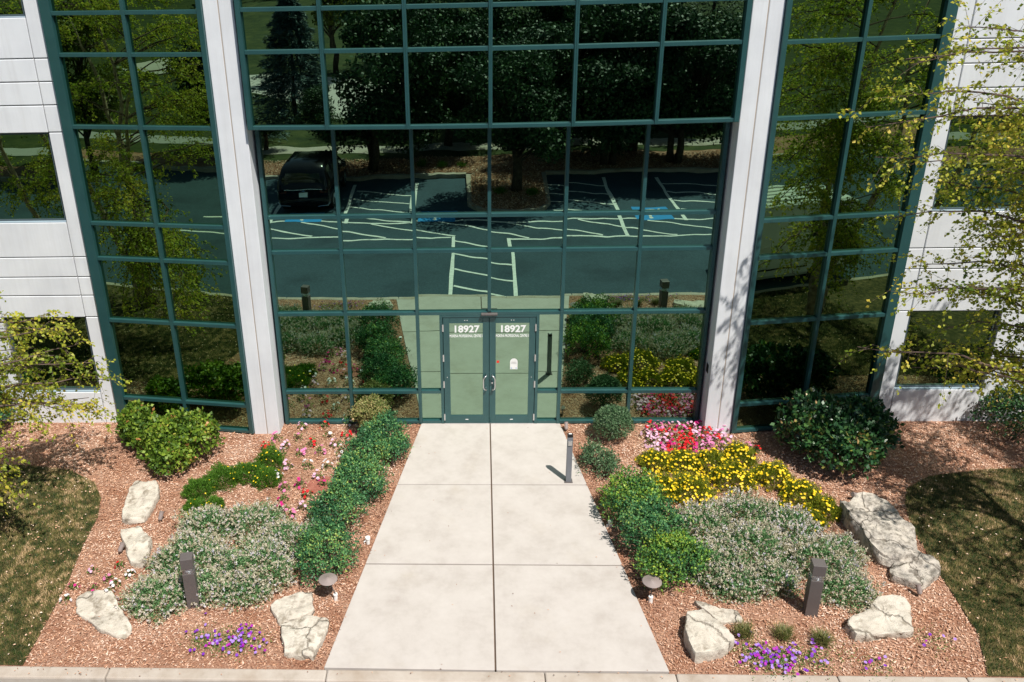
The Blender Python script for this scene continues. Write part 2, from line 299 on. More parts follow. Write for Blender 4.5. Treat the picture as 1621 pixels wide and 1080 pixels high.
# far side of the car park: islands, verge, pavement, road bend
IS=[(-.42,-19.6),(-.36,-15.6),(-.05,-14.95),(.5,-14.62),(1.2,-14.5),(1.9,-14.62),(2.3,-14.95),(2.55,-15.6),(2.62,-19.6)]
m=MB(); m.poly([(p[0]*1,p[1]) for p in IS][::-1],-.3,0.0); isl=struct(ob('planting_island',m,M['mulchbase']))
for a,b in zip(IS[:-1],IS[1:]):
    a=Vector(a);b=Vector(b);d=(b-a).normalized();n_=Vector((-d.y,d.x))*.09
    m=MB(); m.poly([tuple(a-n_),tuple(b-n_),tuple(b+n_),tuple(a+n_)],-.3,.012); ob('kerb_stone',m,M['kerb'],isl)
m=MB(); m.poly([(-60,-23.1),(60,-23.1),(60,-19.8),(-60,-19.8)],-.3,0.003); verge=struct(ob('verge',m,M['mulchbase']))
for a,b in [(-60,-12),(-12,-6),(-6,-.5),(2.7,8),(8,14),(14,60)]:
    m=MB(); m.box(a+.004,b-.004,-19.82,-19.60,-.3,.015); ob('kerb_stone',m,M['kerb'],verge)
struct(sheet('lawn_strip',[(-60,-23.62),(60,-23.62),(60,-22.4),(20,-22.5),(6,-22.9),(0,-22.5),(-8,-22.0),(-14,-21.6),(-60,-21.4)],.012,M['meadow']))
m=MB(); m.box(-60,60,-25.0,-23.6,-.3,.02); pv=struct(ob('pavement',m,M['backing']))
for i in range(-12,14):
    x=i*1.53; m=MB(); m.box(x+.006,x+1.524,-25.0,-23.6,.0,.03); ob('slab',m,M['kerb'],pv)
struct(sheet('meadow',[(-120,-60),(120,-60),(120,-25.0),(-120,-25.0)],-.03,M['meadow']))
rp=[(-40,-44),(-26,-41.6),(-18,-38.2),(-13.4,-35),(-11.2,-31.9),(-9.0,-31.4),(-7.8,-33.5),(-7.4,-38),(-8.2,-42.5),(-11,-43.5),(-14.5,-44.5),(-18,-46),(-40,-51)]
struct(sheet('concrete_road',rp,-.022,M['slab']))
# painted lines
zp=-.126
paint_n=[0]
def stripe(x0,y0,x1,y1,wd=.1,z=zp):
    a=Vector((x0,y0));b=Vector((x1,y1));d=(b-a).normalized();n_=Vector((-d.y,d.x))*wd*.5
    pm.quad(*[(p.x,p.y,z) for p in (a-n_,b-n_,b+n_,a+n_)])
pm=MB()
for x0,y0,x1,y1,wd in [(-14,-13.72,9.9,-13.72,.11),(-14,-11.95,-.95,-11.95,.11),(1.02,-11.95,12,-11.95,.11)]: stripe(x0,y0,x1,y1,wd)
struct(ob('parking_line',pm,M['paint']))
pm=MB(); zp2=-.1225
for x,x2 in [(-10.2,-10.0),(-7.6,-7.5),(-4.98,-4.84),(-2.50,-2.45),(5.03,4.89),(7.23,7.19),(9.8,9.7),(12.3,12.2)]:
    stripe(x,-18.9,x2,-11.95 if x in(5.03,) else -13.6,.13,zp2)
struct(ob('stall_line',pm,M['paint']))
pm=MB(); z3=-.119
def hatch(xa,xb,y0,n,dy=.95,drop=.75):
    for k in range(n):
        y=y0-k*dy; stripe(xa,y,xb,y+drop,.10,z3)
hatch(-4.8,-2.55,-14.5,4,1.15); hatch(2.62,4.95,-14.9,4,1.15); hatch(7.3,9.7,-14.7,4,1.15)
for k in range(-6,5):
    x=k*2.45+1.0
    if -12<x<11: stripe(x,-13.62,x+3.1,-12.05,.10,z3)
struct(ob('hatch_line',pm,M['paint']))
pm=MB()
stripe(-.86,-12.0,-.93,-6.9,.11,z3); stripe(.98,-12.0,.93,-6.9,.11,z3)
for y in (-7.6,-8.9,-10.2,-11.5): stripe(-.84,y-.1,.90,y+.75,.10,z3-.002)
struct(ob('crosswalk_line',pm,M['paint']))
def isa(cx,cy,s=1.0):
    b=MB(); b.quad((cx-s*.6,cy-s*.6,-.125),(cx+s*.6,cy-s*.6,-.125),(cx+s*.6,cy+s*.6,-.125),(cx-s*.6,cy+s*.6,-.125)); o=struct(ob('accessible_sign_paint',b,M['blue']))
    m=MB(); z=-.1205
    n=14
    for k in range(n-3):
        a0=R_(190+k*22);a1=R_(190+(k+1)*22)
        m.quad(*[(cx+r*s*math.cos(a)-.03,cy-.12*s+r*s*math.sin(a),z) for r,a in ((.22,a0),(.32,a0),(.32,a1),(.22,a1))])
    m.quad(*[(cx+p[0]*s,cy+p[1]*s,z) for p in [(-.10,.32),(-.02,.32),(-.0,-.02),(-.09,-.06)]])
    m.quad(*[(cx+p[0]*s,cy+p[1]*s,z) for p in [(-.02,.14),(.18,.14),(.18,.08),(-.02,.08)]])
    m.quad(*[(cx+p[0]*s,cy+p[1]*s,z) for p in [(-.01,.02),(.22,.02),(.36,-.36),(.29,-.40),(.17,-.06),(-.01,-.06)]][::-1])
    m.quad(*[(cx-.07+.07*math.cos(k*.785),cy+.40*s+.07*math.sin(k*.785),z) for k in range(8)])
    ob('wheelchair_symbol',m,M['paint'],o)
isa(-1.50,-14.30,1.1); isa(6.15,-14.32,1.12); isa(-6.3,-14.30,1.1)

# ---------------------------------------------------------------- building
BL=thing('office_building','three storey white precast office building with green framed mirror glass entrance','building')
TOP=12.6
class Fr:
    def __init__(s,a,b):
        s.a=Vector((a[0],a[1],0)); d=Vector((b[0]-a[0],b[1]-a[1],0)); s.len=d.length; s.u=d.normalized(); s.n=Vector((s.u.y,-s.u.x,0))
    def __call__(s,u,w,z): p=s.a+s.u*u+s.n*w; return (p.x,p.y,z)
def glazing(F,us,zs,gm,skip=lambda i,j:False,edge=(.10,.10),mw=.066,tilt=.005,depth=.058,frame_name='curtain_wall',sub_skip=None,endcap=True,top=True):
    """us: mullion centre lines incl. ends, zs: transom centre lines incl. ends"""
    fr=MB(); e0,e1=edge
    fr.box(us[0],us[-1],-.135,-.1205,zs[0],zs[0]+.05,F)
    part=ob(frame_name,fr,M['frame'],BL)
    for a_,b_ in ((us[0],us[0]+e0),(us[-1]-e1,us[-1])):
        m=MB(); m.box(a_,b_,-.12,depth+.01,zs[0],zs[-1],F); ob('jamb',m,M['frame'],part,bevel=.004)
    for i in range(1,len(us)-1):
        m=MB(); m.box(us[i]-mw/2,us[i]+mw/2,-.11,depth,zs[0],zs[-1],F); ob('mullion',m,M['frame'],part,bevel=.003)
    for i in range(len(us)-1):
        a=us[i]+(e0 if i==0 else mw/2); b=us[i+1]-(e1 if i==len(us)-2 else mw/2)
        for j,z in enumerate(zs):
            if sub_skip and sub_skip(i,j): continue
            h=mw/2; z0=z-h if j else z; z1=z+h if j<len(zs)-1 else z
            if j==0: z1=z+mw*.9
            if j==len(zs)-1: z0=z-mw*.9
            m=MB(); m.box(a+.0015,b-.0015,-.10,depth-.006,z0,z1,F); ob('transom',m,M['frame'],part,bevel=.003)
        for j in range(len(zs)-1):
            if skip(i,j): continue
            z0=zs[j]+mw*.5; z1=zs[j+1]-mw*.5
            m=MB(); t0=random.uniform(-tilt,tilt)*.5; t1=random.uniform(-tilt,tilt)*.5
            uu0,uu1=a-.01,b+.01; zz0,zz1=z0-.01,z1+.01
            W=lambda u,z:(t0*(u-(a+b)/2)+t1*(z-(z0+z1)/2))
            P=[]
            for w_ in (-.028,-.02):
                P+=[F(u,w_+W(u,z),z) for u,z in ((uu0,zz0),(uu1,zz0),(uu1,zz1),(uu0,zz1))]
            m.v=P; m.f=[(0,3,2,1),(4,5,6,7),(0,1,5,4),(1,2,6,5),(2,3,7,6),(3,0,4,7)]
            ob('glass_pane',m,gm,part)
    return part
S=1.42
ZL=[.02,.763,2.53,3.837,4.543,6.36]
F0=Fr((-4.26,0),(4.26,0))
us=[0,S,2*S,3*S,4*S,5*S,6*S]
low=glazing(F0,[u for u in us],ZL,M['glass'],skip=lambda i,j:i in(2,3) and j<2,edge=(.07,.07),sub_skip=lambda i,j:i in (2,3) and j<2)
# centre mullion is cut by the doors: rebuild it above the head only
for o in list(low.children):
    if o.name.startswith('mullion') and abs(sum(v.co.x for v in o.data.vertices)/len(o.data.vertices))<.05:
        bpy.data.objects.remove(o)
m=MB(); m.box(3*S-.033,3*S+.033,-.11,.05,ZL[2]+.034,ZL[-1],F0); ob('mullion',m,M['frame'],low,bevel=.003)
for s in (-1,1):
    m=MB(); m.box(min(s*.925,s*.985),max(s*.925,s*.985),-.055,.11,.02,2.495); ob('door_jamb',m,M['frame'],low,bevel=.003)
    x0,x1=sorted((s*.987,s*(S-.035)))
    for z0,z1 in ((.02,.085),(.73,.796)):
        m=MB(); m.box(x0+.0,x1,-.044,.10,z0,z1); ob('transom',m,M['frame'],low,bevel=.003)
    for z0,z1 in ((.08,.735),(.79,2.50)):
        m=MB(); m.box(x0-.01,x1+.01,.02,.028,z0,z1); ob('glass_pane',m,M['glass'],low)
m=MB(); m.box(-.925,.925,-.052,.10,2.447,2.494); ob('door_head',m,M['frame'],low,bevel=.003)
m=MB(); m.box(-.97,.97,-.055,.10,.0,.028); ob('threshold',m,M['steel'],low)
def text(body,size,loc,parent,bold=0,sx=1,name='lettering'):
    c=bpy.data.curves.new('t','FONT'); c.body=body; c.size=size; c.align_x='CENTER'; c.offset=bold; c.extrude=.0008; c.resolution_u=3
    o=bpy.data.objects.new('t',c); COL.objects.link(o); bpy.context.view_layer.update()
    me=bpy.data.meshes.new_from_object(o.evaluated_get(bpy.context.evaluated_depsgraph_get())); bpy.data.objects.remove(o)
    me.materials.clear(); me.materials.append(M['letter']); me.name=name
    p=link(name,me,parent); p.rotation_euler=(R_(90),0,0); p.scale=(sx,1,1); p.location=loc; return p
for s in (-1,1):
    a,b=(-.915,-.004) if s<0 else (.004,.915)
    yd0,yd1=-.042,.0
    m=MB(); st=.125
    m.box(a,a+st,yd0,yd1,.03,2.44); m.box(b-st,b,yd0,yd1,.03,2.44)
    m.box(a+st,b-st,yd0,yd1,.03,.215); m.box(a+st,b-st,yd0,yd1,2.315,2.44)
    d=ob('door',m,M['frame'],BL,bevel=.004)
    if s<0: d['label']='left entrance door leaf'
    else: d['label']='right entrance door leaf with red and white stickers'
    m=MB(); m.box(a+st-.01,b-st+.01,-.026,-.018,.205,2.325); ob('glass_pane',m,M['glass'],d)
    # pull handle, c-shaped
    hx=s*.062; m=MB(); k=s*.055
    m.tube([(hx-s*.0,-.045,.84),(hx-s*.0,-.10,.84),(hx+k*.7,-.11,.865),(hx+k,-.11,.91),(hx+k,-.11,1.09),(hx+k*.7,-.11,1.135),(hx,-.10,1.16),(hx,-.045,1.16)],.016,8)
    ob('handle',m,M['steel'],d,smooth=True)
    hg=s*.918
    for z in (.18,.95,1.55,2.22):
        m=MB(); m.box(hg-.014,hg+.014,-.066,-.040,z-.075,z+.075); ob('hinge',m,M['steel'],d)
    cx=(a+b)/2
    text('18927',.205,(cx+.0,-.0285,2.115),d,.006,1.02)
    text('MOKENA PROFESSIONAL CENTRE II',.082,(cx,-.0285,2.005),d,.0018,.50)
    m=MB(); m.box(cx-.03,cx+.03,-.046,-.0422,.11,.125); ob('badge',m,M['white'],d)
    for dx in (-.024,.024):
        m=MB(); m.box(cx+dx-.008,cx+dx+.008,-.046,-.0422,2.372,2.385); ob('screw_cap',m,M['white'],d)
    m=MB(); m.box(s*.85-.006,s*.85+.006,-.046,-.0422,1.10,1.112); ob('screw_cap',m,M['white'],d)
    if s>0:
        m=MB(); m.box(.15,.20,-.0285,-.0262,1.425,1.475); ob('sticker',m,M['red'],d)
        m=MB(); n=10; P=[(.42,1.28),(.57,1.28),(.57,1.45)]+[(.495+.075*math.cos(k*math.pi/n),1.45+.075*math.sin(k*math.pi/n)) for k in range(1,n)]+[(.42,1.45)]
        m.quad(*[(p[0],-.0285,p[1]) for p in P]); st_=ob('sticker',m,M['white'],d); st_['label']='white arched notice'
        for x0,x1,z0,z1,mt in ((.44,.55,1.41,1.425,'steel'),(.45,.54,1.437,1.447,'steel'),(.435,.46,1.30,1.312,'blue'),(.53,.555,1.30,1.312,'blue')):
            m=MB(); m.box(x0,x1,-.030,-.0287,z0,z1); ob('print',m,M[mt],st_)
        m=MB(); m.tube([(.06,-.042,.99),(.06,-.075,.99)],[.022,.018],10); ob('lock',m,M['steel'],d)
m=MB(); m.box(-.16,.16,-.13,-.052,2.515,2.55); ob('door_sensor',m,M['bronze'],BL,bevel=.008)
# upper curtain wall, faceted bow
QY=[-.47,-.552,-.615,-.632,-.615,-.552,-.47]
ZU=[6.325,7.651,8.343,10.30,10.98,12.5]
pts=[(-4.26+S*i,QY[i]) for i in range(7)]
for i in range(6):
    F=Fr(pts[i],pts[i+1])
    cw=glazing(F,[0,F.len],ZU,M['glass'],edge=(.032,.032) if 0<i<5 else ((.085,.032) if i==0 else (.032,.085)),frame_name='upper_curtain_wall')
m=MB(); P=[(p[0],p[1]-.03) for p in pts]+[(4.3,.06),(-4.3,.06)]; m.poly(P[::-1][::-1],6.315,6.345); ob('soffit',m,M['soffit'],BL)
m=MB(); m.poly([(p[0],p[1]-.0) for p in pts]+[(4.3,.1),(-4.3,.1)],TOP-.1,TOP); ob('parapet_cap',m,M['frame'],BL)
# pilasters (two precast halves with a sealed joint each)
for s in (-1,1):
    for x0,x1 in ((4.312,4.567),(4.583,4.84)):
        m=MB(); a,b=sorted((s*x0,s*x1)); m.box(a,b,-.405,.35,-.2,TOP+.1); ob('pilaster',m,M['concrete'],BL,bevel=.012)
    m=MB(); a,b=sorted((s*4.566,s*4.584)); m.box(a,b,-.397,.30,-.2,TOP); ob('joint_seal',m,M['sealant'],BL)
m=MB(); m.box(4.300,4.3118,-.24,-.12,1.28,1.46); ob('intercom_plate',m,M['black'],BL)
# angled side bays
ZB=[.03,.663,2.446,3.771,4.487,6.337,7.616,8.32,10.28,10.95,12.5]
FL=Fr((-7.80,.0),(-4.842,-.395)); FR=Fr((4.842,-.395),(7.80,.0))
L_=FL.len
b1=glazing(FL,[0,.20+(L_-.30)*.5,L_],ZB,M['glass_olive'],edge=(.20,.09),frame_name='left_bay_glazing')
b2=glazing(FR,[0,.10+(L_-.30)*.5,L_],ZB,M['glass_olive'],edge=(.09,.20),frame_name='right_bay_glazing')
# precast walls with windows
WZ=[(.73,2.47),(4.47,6.22),(8.25,10.0)]
GZ=[2.94,3.34,3.76,6.72,7.14,7.55,10.4,10.9,11.4]
def wall(s):
    bk=MB(); xs=[7.80,8.135,9.86,10.60,12.30,13.0,16]
    cols=[(7.80,8.13,'p'),(8.15,9.85,'w'),(9.87,10.58,'p'),(10.60,12.30,'w'),(12.32,16,'p')]
    # backing built as strips so that the window openings stay open
    for a,b,k in cols:
        zz=[-.3]; 
        segs=[(-.3,TOP)] if k=='p' else [(-.3,.73),(2.47,4.47),(6.22,8.25),(10.0,TOP)]
        for z0,z1 in segs:
            x0,x1=sorted((s*(a-.012),s*(b+.012))); bk.box(x0,x1,.085,.30,z0,z1)
    wp=ob('precast_wall',bk,M['backing'],BL)
    if s<0: wp['label']='left precast wall'
    else: wp['label']='right precast wall'
    for a,b,k in cols:
        cuts=sorted([-.3]+GZ+[TOP]+([2.47,6.22,10.0] if k=='p' else []))
        if k=='w': segs=[]; 
        if k=='w':
            for z0,z1 in ((-.3,.73),(2.47,4.47),(6.22,8.25),(10.0,TOP)):
                c=[z0]+[g for g in GZ if z0<g<z1]+[z1]; segs+=list(zip(c[:-1],c[1:]))
        else: segs=list(zip(cuts[:-1],cuts[1:]))
        for z0,z1 in segs:
            m=MB(); x0,x1=sorted((s*a,s*b)); e0=.010 if z0 in GZ or k=='p' else 0; e1=.010 if z1 in GZ or k=='p' else 0
            m.box(x0,x1,.05,.12,z0+e0,z1-e1); ob('wall_panel',m,M['concrete'],wp,bevel=.010)
    for a,b,k in cols:
        if k!='w': continue
        for z0,z1 in WZ:
            x0,x1=sorted((s*a,s*b)); fw=.05
            m=MB(); m.box(x0,x0+fw,.13,.21,z0,z1); m.box(x1-fw,x1,.13,.21,z0,z1); m.box(x0+fw,x1-fw,.13,.21,z0,z0+fw); m.box(x0+fw,x1-fw,.13,.21,z1-fw,z1)
            wn=ob('window',m,M['winframe'],BL,bevel=.004)
            m=MB(); m.box(x0+fw-.01,x1-fw+.01,.165,.173,z0+fw-.01,z1-fw+.01); ob('pane',m,M['glass_olive'],wn)
            m=MB(); m.box(x0,x1,.06,.13,z0-.0,z0+.022); ob('sill',m,M['sillm'],wn,bevel=.004)
            m=MB(); 
            n=26
            for q in range(n): 
                zc=z1-.07-q*.028; m.box(x0+.08,x1-.08,.26,.285,zc-.002,zc+.002)
            stuff(ob('blind_slats',m,M['blind'],wn))
M['winframe']=flat('slate_window_frame',(.06,.085,.10),.4)
M['sillm']=flat('blue_grey_sill',(.30,.38,.45),.5)
wall(-1); wall(1)
# rooms behind the glass
m=MB()
m.box(-15.9,15.9,.32,7.0,-.25,.0); ob('floor_slab',m,M['carpet'],BL)
for z in (3.9,7.8,11.9):
    m=MB(); m.box(-15.9,15.9,.42,7.0,z-.25,z); ob('floor_slab',m,M['plaster'],BL)
m=MB(); m.box(-15.9,15.9,7.0,7.2,-.25,TOP); ob('back_wall',m,M['plaster'],BL)
m=MB(); m.box(-16,16,.31,7.2,TOP-.1,TOP+.05); ob('roof_deck',m,M['plaster'],BL)
for x in (-4.6,4.6):
    m=MB(); m.box(x-.1,x+.1,.36,6.9,.0,TOP-.2); ob('partition',m,M['plaster'],BL)
for F,s in ((FL,0),(FR,1)):
    off=.2 if s==0 else .10
    hw=(L_-.30)*.5
    for k in (0,1):
        m=MB(); u0=off+k*hw+.12
        m.box(u0,u0+hw-.28,-.30,-.28,.72,2.05,F); ob('low_screen',m,M['blind'],BL)
        bm_=MB()
        for q in range(22): zc=6.2-q*.045; bm_.box(u0-.05,u0+hw-.2,-.30,-.27,zc-.003,zc+.003,F)
        stuff(ob('blind_slats',bm_,M['blind'],BL))
# lobby pieces seen faintly through the glass
def bxo(n,x0,x1,y0,y1,z0,z1,mt,lab,cat,grp=None):
    m=MB(); m.box(x0,x1,y0,y1,z1-.04,z1)
    for a in (x0+.03,x1-.08):
        for b in (y0+.03,y1-.08): m.box(a,a+.05,b,b+.05,z0,z1-.041)
    o=ob(n,m,M[mt]); tag(o,lab,cat,grp); return o
bxo('bench',-2.45,-1.7,.6,.95,.0,.42,'wood','pale wooden bench seen faintly through the glass left of the doors','bench')
bxo('side_table',1.95,2.5,.6,1.05,.0,.42,'wood','small square side table behind the glass right of the doors','side table')
bxo('bench',3.0,3.8,.7,1.05,.0,.40,'wood','pale low bench behind the glass above the red flowers','bench')

# ---------------------------------------------------------------- ground cover stuff
def scatter(n,x0,x1,y0,y1): 
    return np.stack([rng.uniform(x0,x1,n),rng.uniform(y0,y1,n)],1)
def walkx(y): return -1.40-(-y)*(1.07/6.58), 1.455+(-y)*(.885/6.56)
P=scatter(210000,-11,11,-6.56,.02)
a,b=walkx(P[:,1]); keep=((P[:,0]<a-.015)|(P[:,0]>b+.015))&~inpoly(P,GL)&~inpoly(P,GR)
bay_front=np.where(np.abs(P[:,0])>4.31,np.where(np.abs(P[:,0])<4.86,-.42,-.40+.40*(np.abs(P[:,0])-4.84)/2.96),0)-.07
keep&=P[:,1]<np.where(np.abs(P[:,0])>7.8,.04,np.where(np.abs(P[:,0])<4.31,-.06,bay_front))
P=P[keep]; n=len(P)
z=.006+rng.uniform(0,.022,n); C3=np.c_[P,z]; th=rng.uniform(0,2*np.pi,n); D=np.c_[np.cos(th),np.sin(th),rng.normal(0,.28,n)]; N=np.c_[rng.normal(0,.45,n),rng.normal(0,.45,n),np.ones(n)]
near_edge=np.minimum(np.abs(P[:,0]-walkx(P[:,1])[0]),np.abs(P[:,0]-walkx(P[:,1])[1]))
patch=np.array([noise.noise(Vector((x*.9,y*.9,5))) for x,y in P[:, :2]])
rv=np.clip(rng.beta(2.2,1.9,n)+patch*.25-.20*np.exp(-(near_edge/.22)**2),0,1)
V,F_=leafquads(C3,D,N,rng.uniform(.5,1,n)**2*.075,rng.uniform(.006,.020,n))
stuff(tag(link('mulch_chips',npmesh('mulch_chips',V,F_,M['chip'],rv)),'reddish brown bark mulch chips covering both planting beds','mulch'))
# grass
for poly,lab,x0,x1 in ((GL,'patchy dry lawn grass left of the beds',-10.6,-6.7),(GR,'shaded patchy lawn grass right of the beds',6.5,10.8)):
    P=scatter(95000,x0,x1,-6.56,-1.2); P=P[inpoly(P,poly)]; n=len(P)
    pt=np.array([.7*noise.noise(Vector((x*1.6,y*1.6,9)))+.9*noise.noise(Vector((x*6,y*6,2)))+.5*noise.noise(Vector((x*15,y*15,4))) for x,y in P])
    h=rng.uniform(.02,.05,n); th=rng.uniform(0,6.28,n); lean=rng.uniform(.2,.9,n)
    D=np.c_[np.cos(th)*lean,np.sin(th)*lean,np.ones(n)]; sd=np.c_[-np.sin(th),np.cos(th),np.zeros(n)]
    b0=np.c_[P,np.full(n,.014)]; V=np.stack([b0-sd*.004,b0+sd*.004,b0+unit(D)*h[:,None]*1.3],1).reshape(-1,3)
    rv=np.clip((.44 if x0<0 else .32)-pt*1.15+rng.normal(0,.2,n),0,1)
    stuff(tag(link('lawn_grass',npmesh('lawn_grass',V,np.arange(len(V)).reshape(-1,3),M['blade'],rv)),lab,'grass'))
P=scatter(3600,-10.8,10.8,-6.6,-1.5); P=P[inpoly(P,GL)|(inpoly(P,GR)&(rng.uniform(size=len(P))<.35))]; n=len(P)
V,F_=leafquads(np.c_[P,np.full(n,.05)],rng.normal(size=(n,3))*[1,1,.2],np.c_[rng.normal(0,.3,(n,2)),np.ones(n)],rng.uniform(.02,.055,n),rng.uniform(.012,.028,n))
stuff(tag(link('fallen_leaves',npmesh('fallen_leaves',V,F_,M['chip'],rng.uniform(.35,1,n))),'dry fallen leaves scattered over both lawns','leaves'))
# bark on the far verge and island
P=np.r_[scatter(34000,-13,14,-22.4,-19.85),scatter(9000,-.3,2.5,-19.6,-14.7)]; n=len(P)
P=P[(P[:,1]<-19.8)|(P[:,1]<-15.1)|(np.abs(P[:,0]-1.1)<1.0)]; n=len(P); th=rng.uniform(0,6.28,n)
V,F_=leafquads(np.c_[P,np.full(n,.012)+rng.uniform(0,.03,n)],np.c_[np.cos(th),np.sin(th),rng.normal(0,.4,n)],np.c_[rng.normal(0,.6,(n,2)),np.ones(n)],rng.uniform(.04,.12,n),rng.uniform(.02,.05,n))
stuff(tag(link('mulch_chips',npmesh('mulch_chips',V,F_,M['chip'],rng.beta(1.4,1.6,n))),'bark chips on the far verge and island, seen mirrored','mulch'))
# crumbs and bits blown onto the walk
P=scatter(700,-2.5,2.4,-6.5,-.1); a,b=walkx(P[:,1]); e=np.minimum(P[:,0]-a,b-P[:,0]); P=P[(e>0)&(rng.uniform(size=len(P))<.04+.7*np.exp(-e/.07))]
K=scatter(420,-9,7,-6.76,-6.56); K=K[rng.uniform(size=len(K))<.15+.85*np.exp(-np.abs(K[:,0]+6.0)/.5)]; P=np.r_[P,K]; n=len(P)
V,F_=leafquads(np.c_[P,np.full(n,.033)],rng.normal(size=(n,3))*[1,1,.1],np.c_[rng.normal(0,.3,(n,2)),np.ones(n)],.03,.014)
stuff(tag(link('walk_litter',npmesh('walk_litter',V,F_,M['chip'],rng.uniform(0,.6,n))),'loose bark bits blown onto the concrete walk','litter'))

# ---------------------------------------------------------------- rocks
def rock(poly,h,label,mat='rock',seed=0,rough=.05,tiltv=(0,0),sub=None):
    c=Vector((sum(p[0] for p in poly)/len(poly),sum(p[1] for p in poly)/len(poly)))
    n=72; ang=[]; 
    for k in range(n):
        t=2*math.pi*k/n; d=Vector((math.cos(t),math.sin(t))); best=.1
        for i in range(len(poly)):
            a=Vector(poly[i])-c; b=Vector(poly[(i+1)%len(poly)])-c; e=b-a; den=d.x*e.y-d.y*e.x
            if abs(den)<1e-9: continue
            s=(a.x*e.y-a.y*e.x)/den; q=(a.x*d.y-a.y*d.x)/den
            if s>0 and -1e-6<=q<=1+1e-6: best=max(best,s)
        ang.append(best)
    ang=[(ang[k-1]+4*ang[k]+ang[(k+1)%n])/6 for k in range(n)]
    rings=[(1.0,-.08),(1.02,.25),(1.01,.60),(.995,.86),(.965,.97),(.88,.99),(.76,1),(.65,1.0),(.52,1.0),(.38,1),(.25,1),(.12,1)]
    V=[];F=[]
    for ri,(s,zz) in enumerate(rings):
        for k in range(n):
            t=2*math.pi*k/n; r=ang[k]*s; x=math.cos(t)*r; y=math.sin(t)*r; p=Vector((x+c.x+seed*3.1,y+c.y,zz*h))
            nz=noise.noise(p*3.1)*.9+noise.noise(p*7)*.5+noise.noise(p*17)*.25+noise.noise(p*37)*.12
            led=math.floor((noise.noise(p*2.2)+1)*4)/4-1
            x+=math.cos(t)*nz*rough*(1 if ri<6 else .3); y+=math.sin(t)*nz*rough*(1 if ri<6 else .3)
            z=zz*h*(1+tiltv[0]*x+tiltv[1]*y)+(nz*rough*.8+led*h*.28)*(1 if ri>2 else .2*max(zz,0))
            V.append((x,y,max(z,-.08)))
    V.append((0,0,h*(1)+noise.noise(Vector((c.x,c.y,seed)))*.02)); ci=len(V)-1
    for ri in range(len(rings)-1):
        for k in range(n): k2=(k+1)%n; a=ri*n; F.append((a+k,a+k2,a+n+k2,a+n+k))
    a=(len(rings)-1)*n
    for k in range(n): F.append((a+k,a+(k+1)%n,ci))
    me=bpy.data.meshes.new('boulder'); me.from_pydata(V,[],F); me.materials.append(M[mat])
    me.polygons.foreach_set('use_smooth',[True]*len(F)); o=link('boulder',me,None,(c.x,c.y,0))
    try: me.set_sharp_from_angle(angle=R_(32))
    except Exception: pass
    return tag(o,label,'rock','landscape boulders in the beds')
rock([(-6.71,-2.28),(-6.26,-2.28),(-6.1,-2.6),(-6.12,-3.35),(-6.54,-3.37),(-6.70,-2.73)],.13,'oblong pale limestone boulder highest up beside the left lawn',seed=1)
rock([(-6.42,-3.71),(-6.13,-3.52),(-5.78,-4.0),(-5.76,-4.5),(-5.98,-4.5),(-6.2,-4.1)],.12,'pale boulder half under the left grey mint, below the oblong one',seed=2)
rock([(-6.56,-5.31),(-6.46,-5.13),(-6.05,-5.1),(-5.75,-5.5),(-5.43,-5.89),(-5.51,-6.11),(-5.93,-5.9),(-6.42,-5.58)],.07,'flat white boulder nearest the left lawn and kerb',seed=3)
rock([(-3.47,-5.41),(-3.3,-5.18),(-2.87,-5.08),(-2.78,-5.50),(-2.90,-5.62),(-3.27,-5.76)],.09,'upper of the two white slabs beside the walk on the left',seed=4)
rock([(-3.23,-5.82),(-2.73,-5.68),(-2.50,-5.76),(-2.62,-6.42),(-3.08,-6.38)],.12,'lower cracked white slab beside the walk near the left kerb',seed=5)
rock([(5.92,-3.0),(6.12,-3.02),(6.22,-2.90),(6.52,-2.78),(6.8,-3.05),(6.93,-3.6),(6.78,-4.12),(6.35,-4.45),(6.12,-4.38),(6.02,-4.0)],.30,'largest grey weathered boulder beside the right lawn','rockgrey',6,.07,(-.15,.1))
rock([(6.20,-4.5),(6.66,-4.06),(6.97,-4.28),(6.93,-4.60),(6.70,-4.80),(6.49,-4.92),(6.16,-4.72)],.15,'grey boulder leaning against the lower end of the largest boulder','rockgrey',7,.05)
rock([(5.04,-5.7),(5.70,-5.22),(6.12,-5.20),(6.1,-5.37),(5.94,-5.85),(5.08,-5.98)],.14,'pale triangular boulder below the right bollard light','rock',8)
rock([(2.78,-5.56),(3.03,-5.52),(3.36,-6.08),(3.14,-6.30),(2.70,-6.40),(2.68,-6.1)],.20,'wedge shaped cream boulder next to the walk on the right','rock',9)
rock([(2.99,-5.25),(3.25,-5.33),(3.62,-5.42),(3.61,-5.60),(3.25,-5.68)],.08,'low white boulder peeking out under the right grey mint','rock',10)

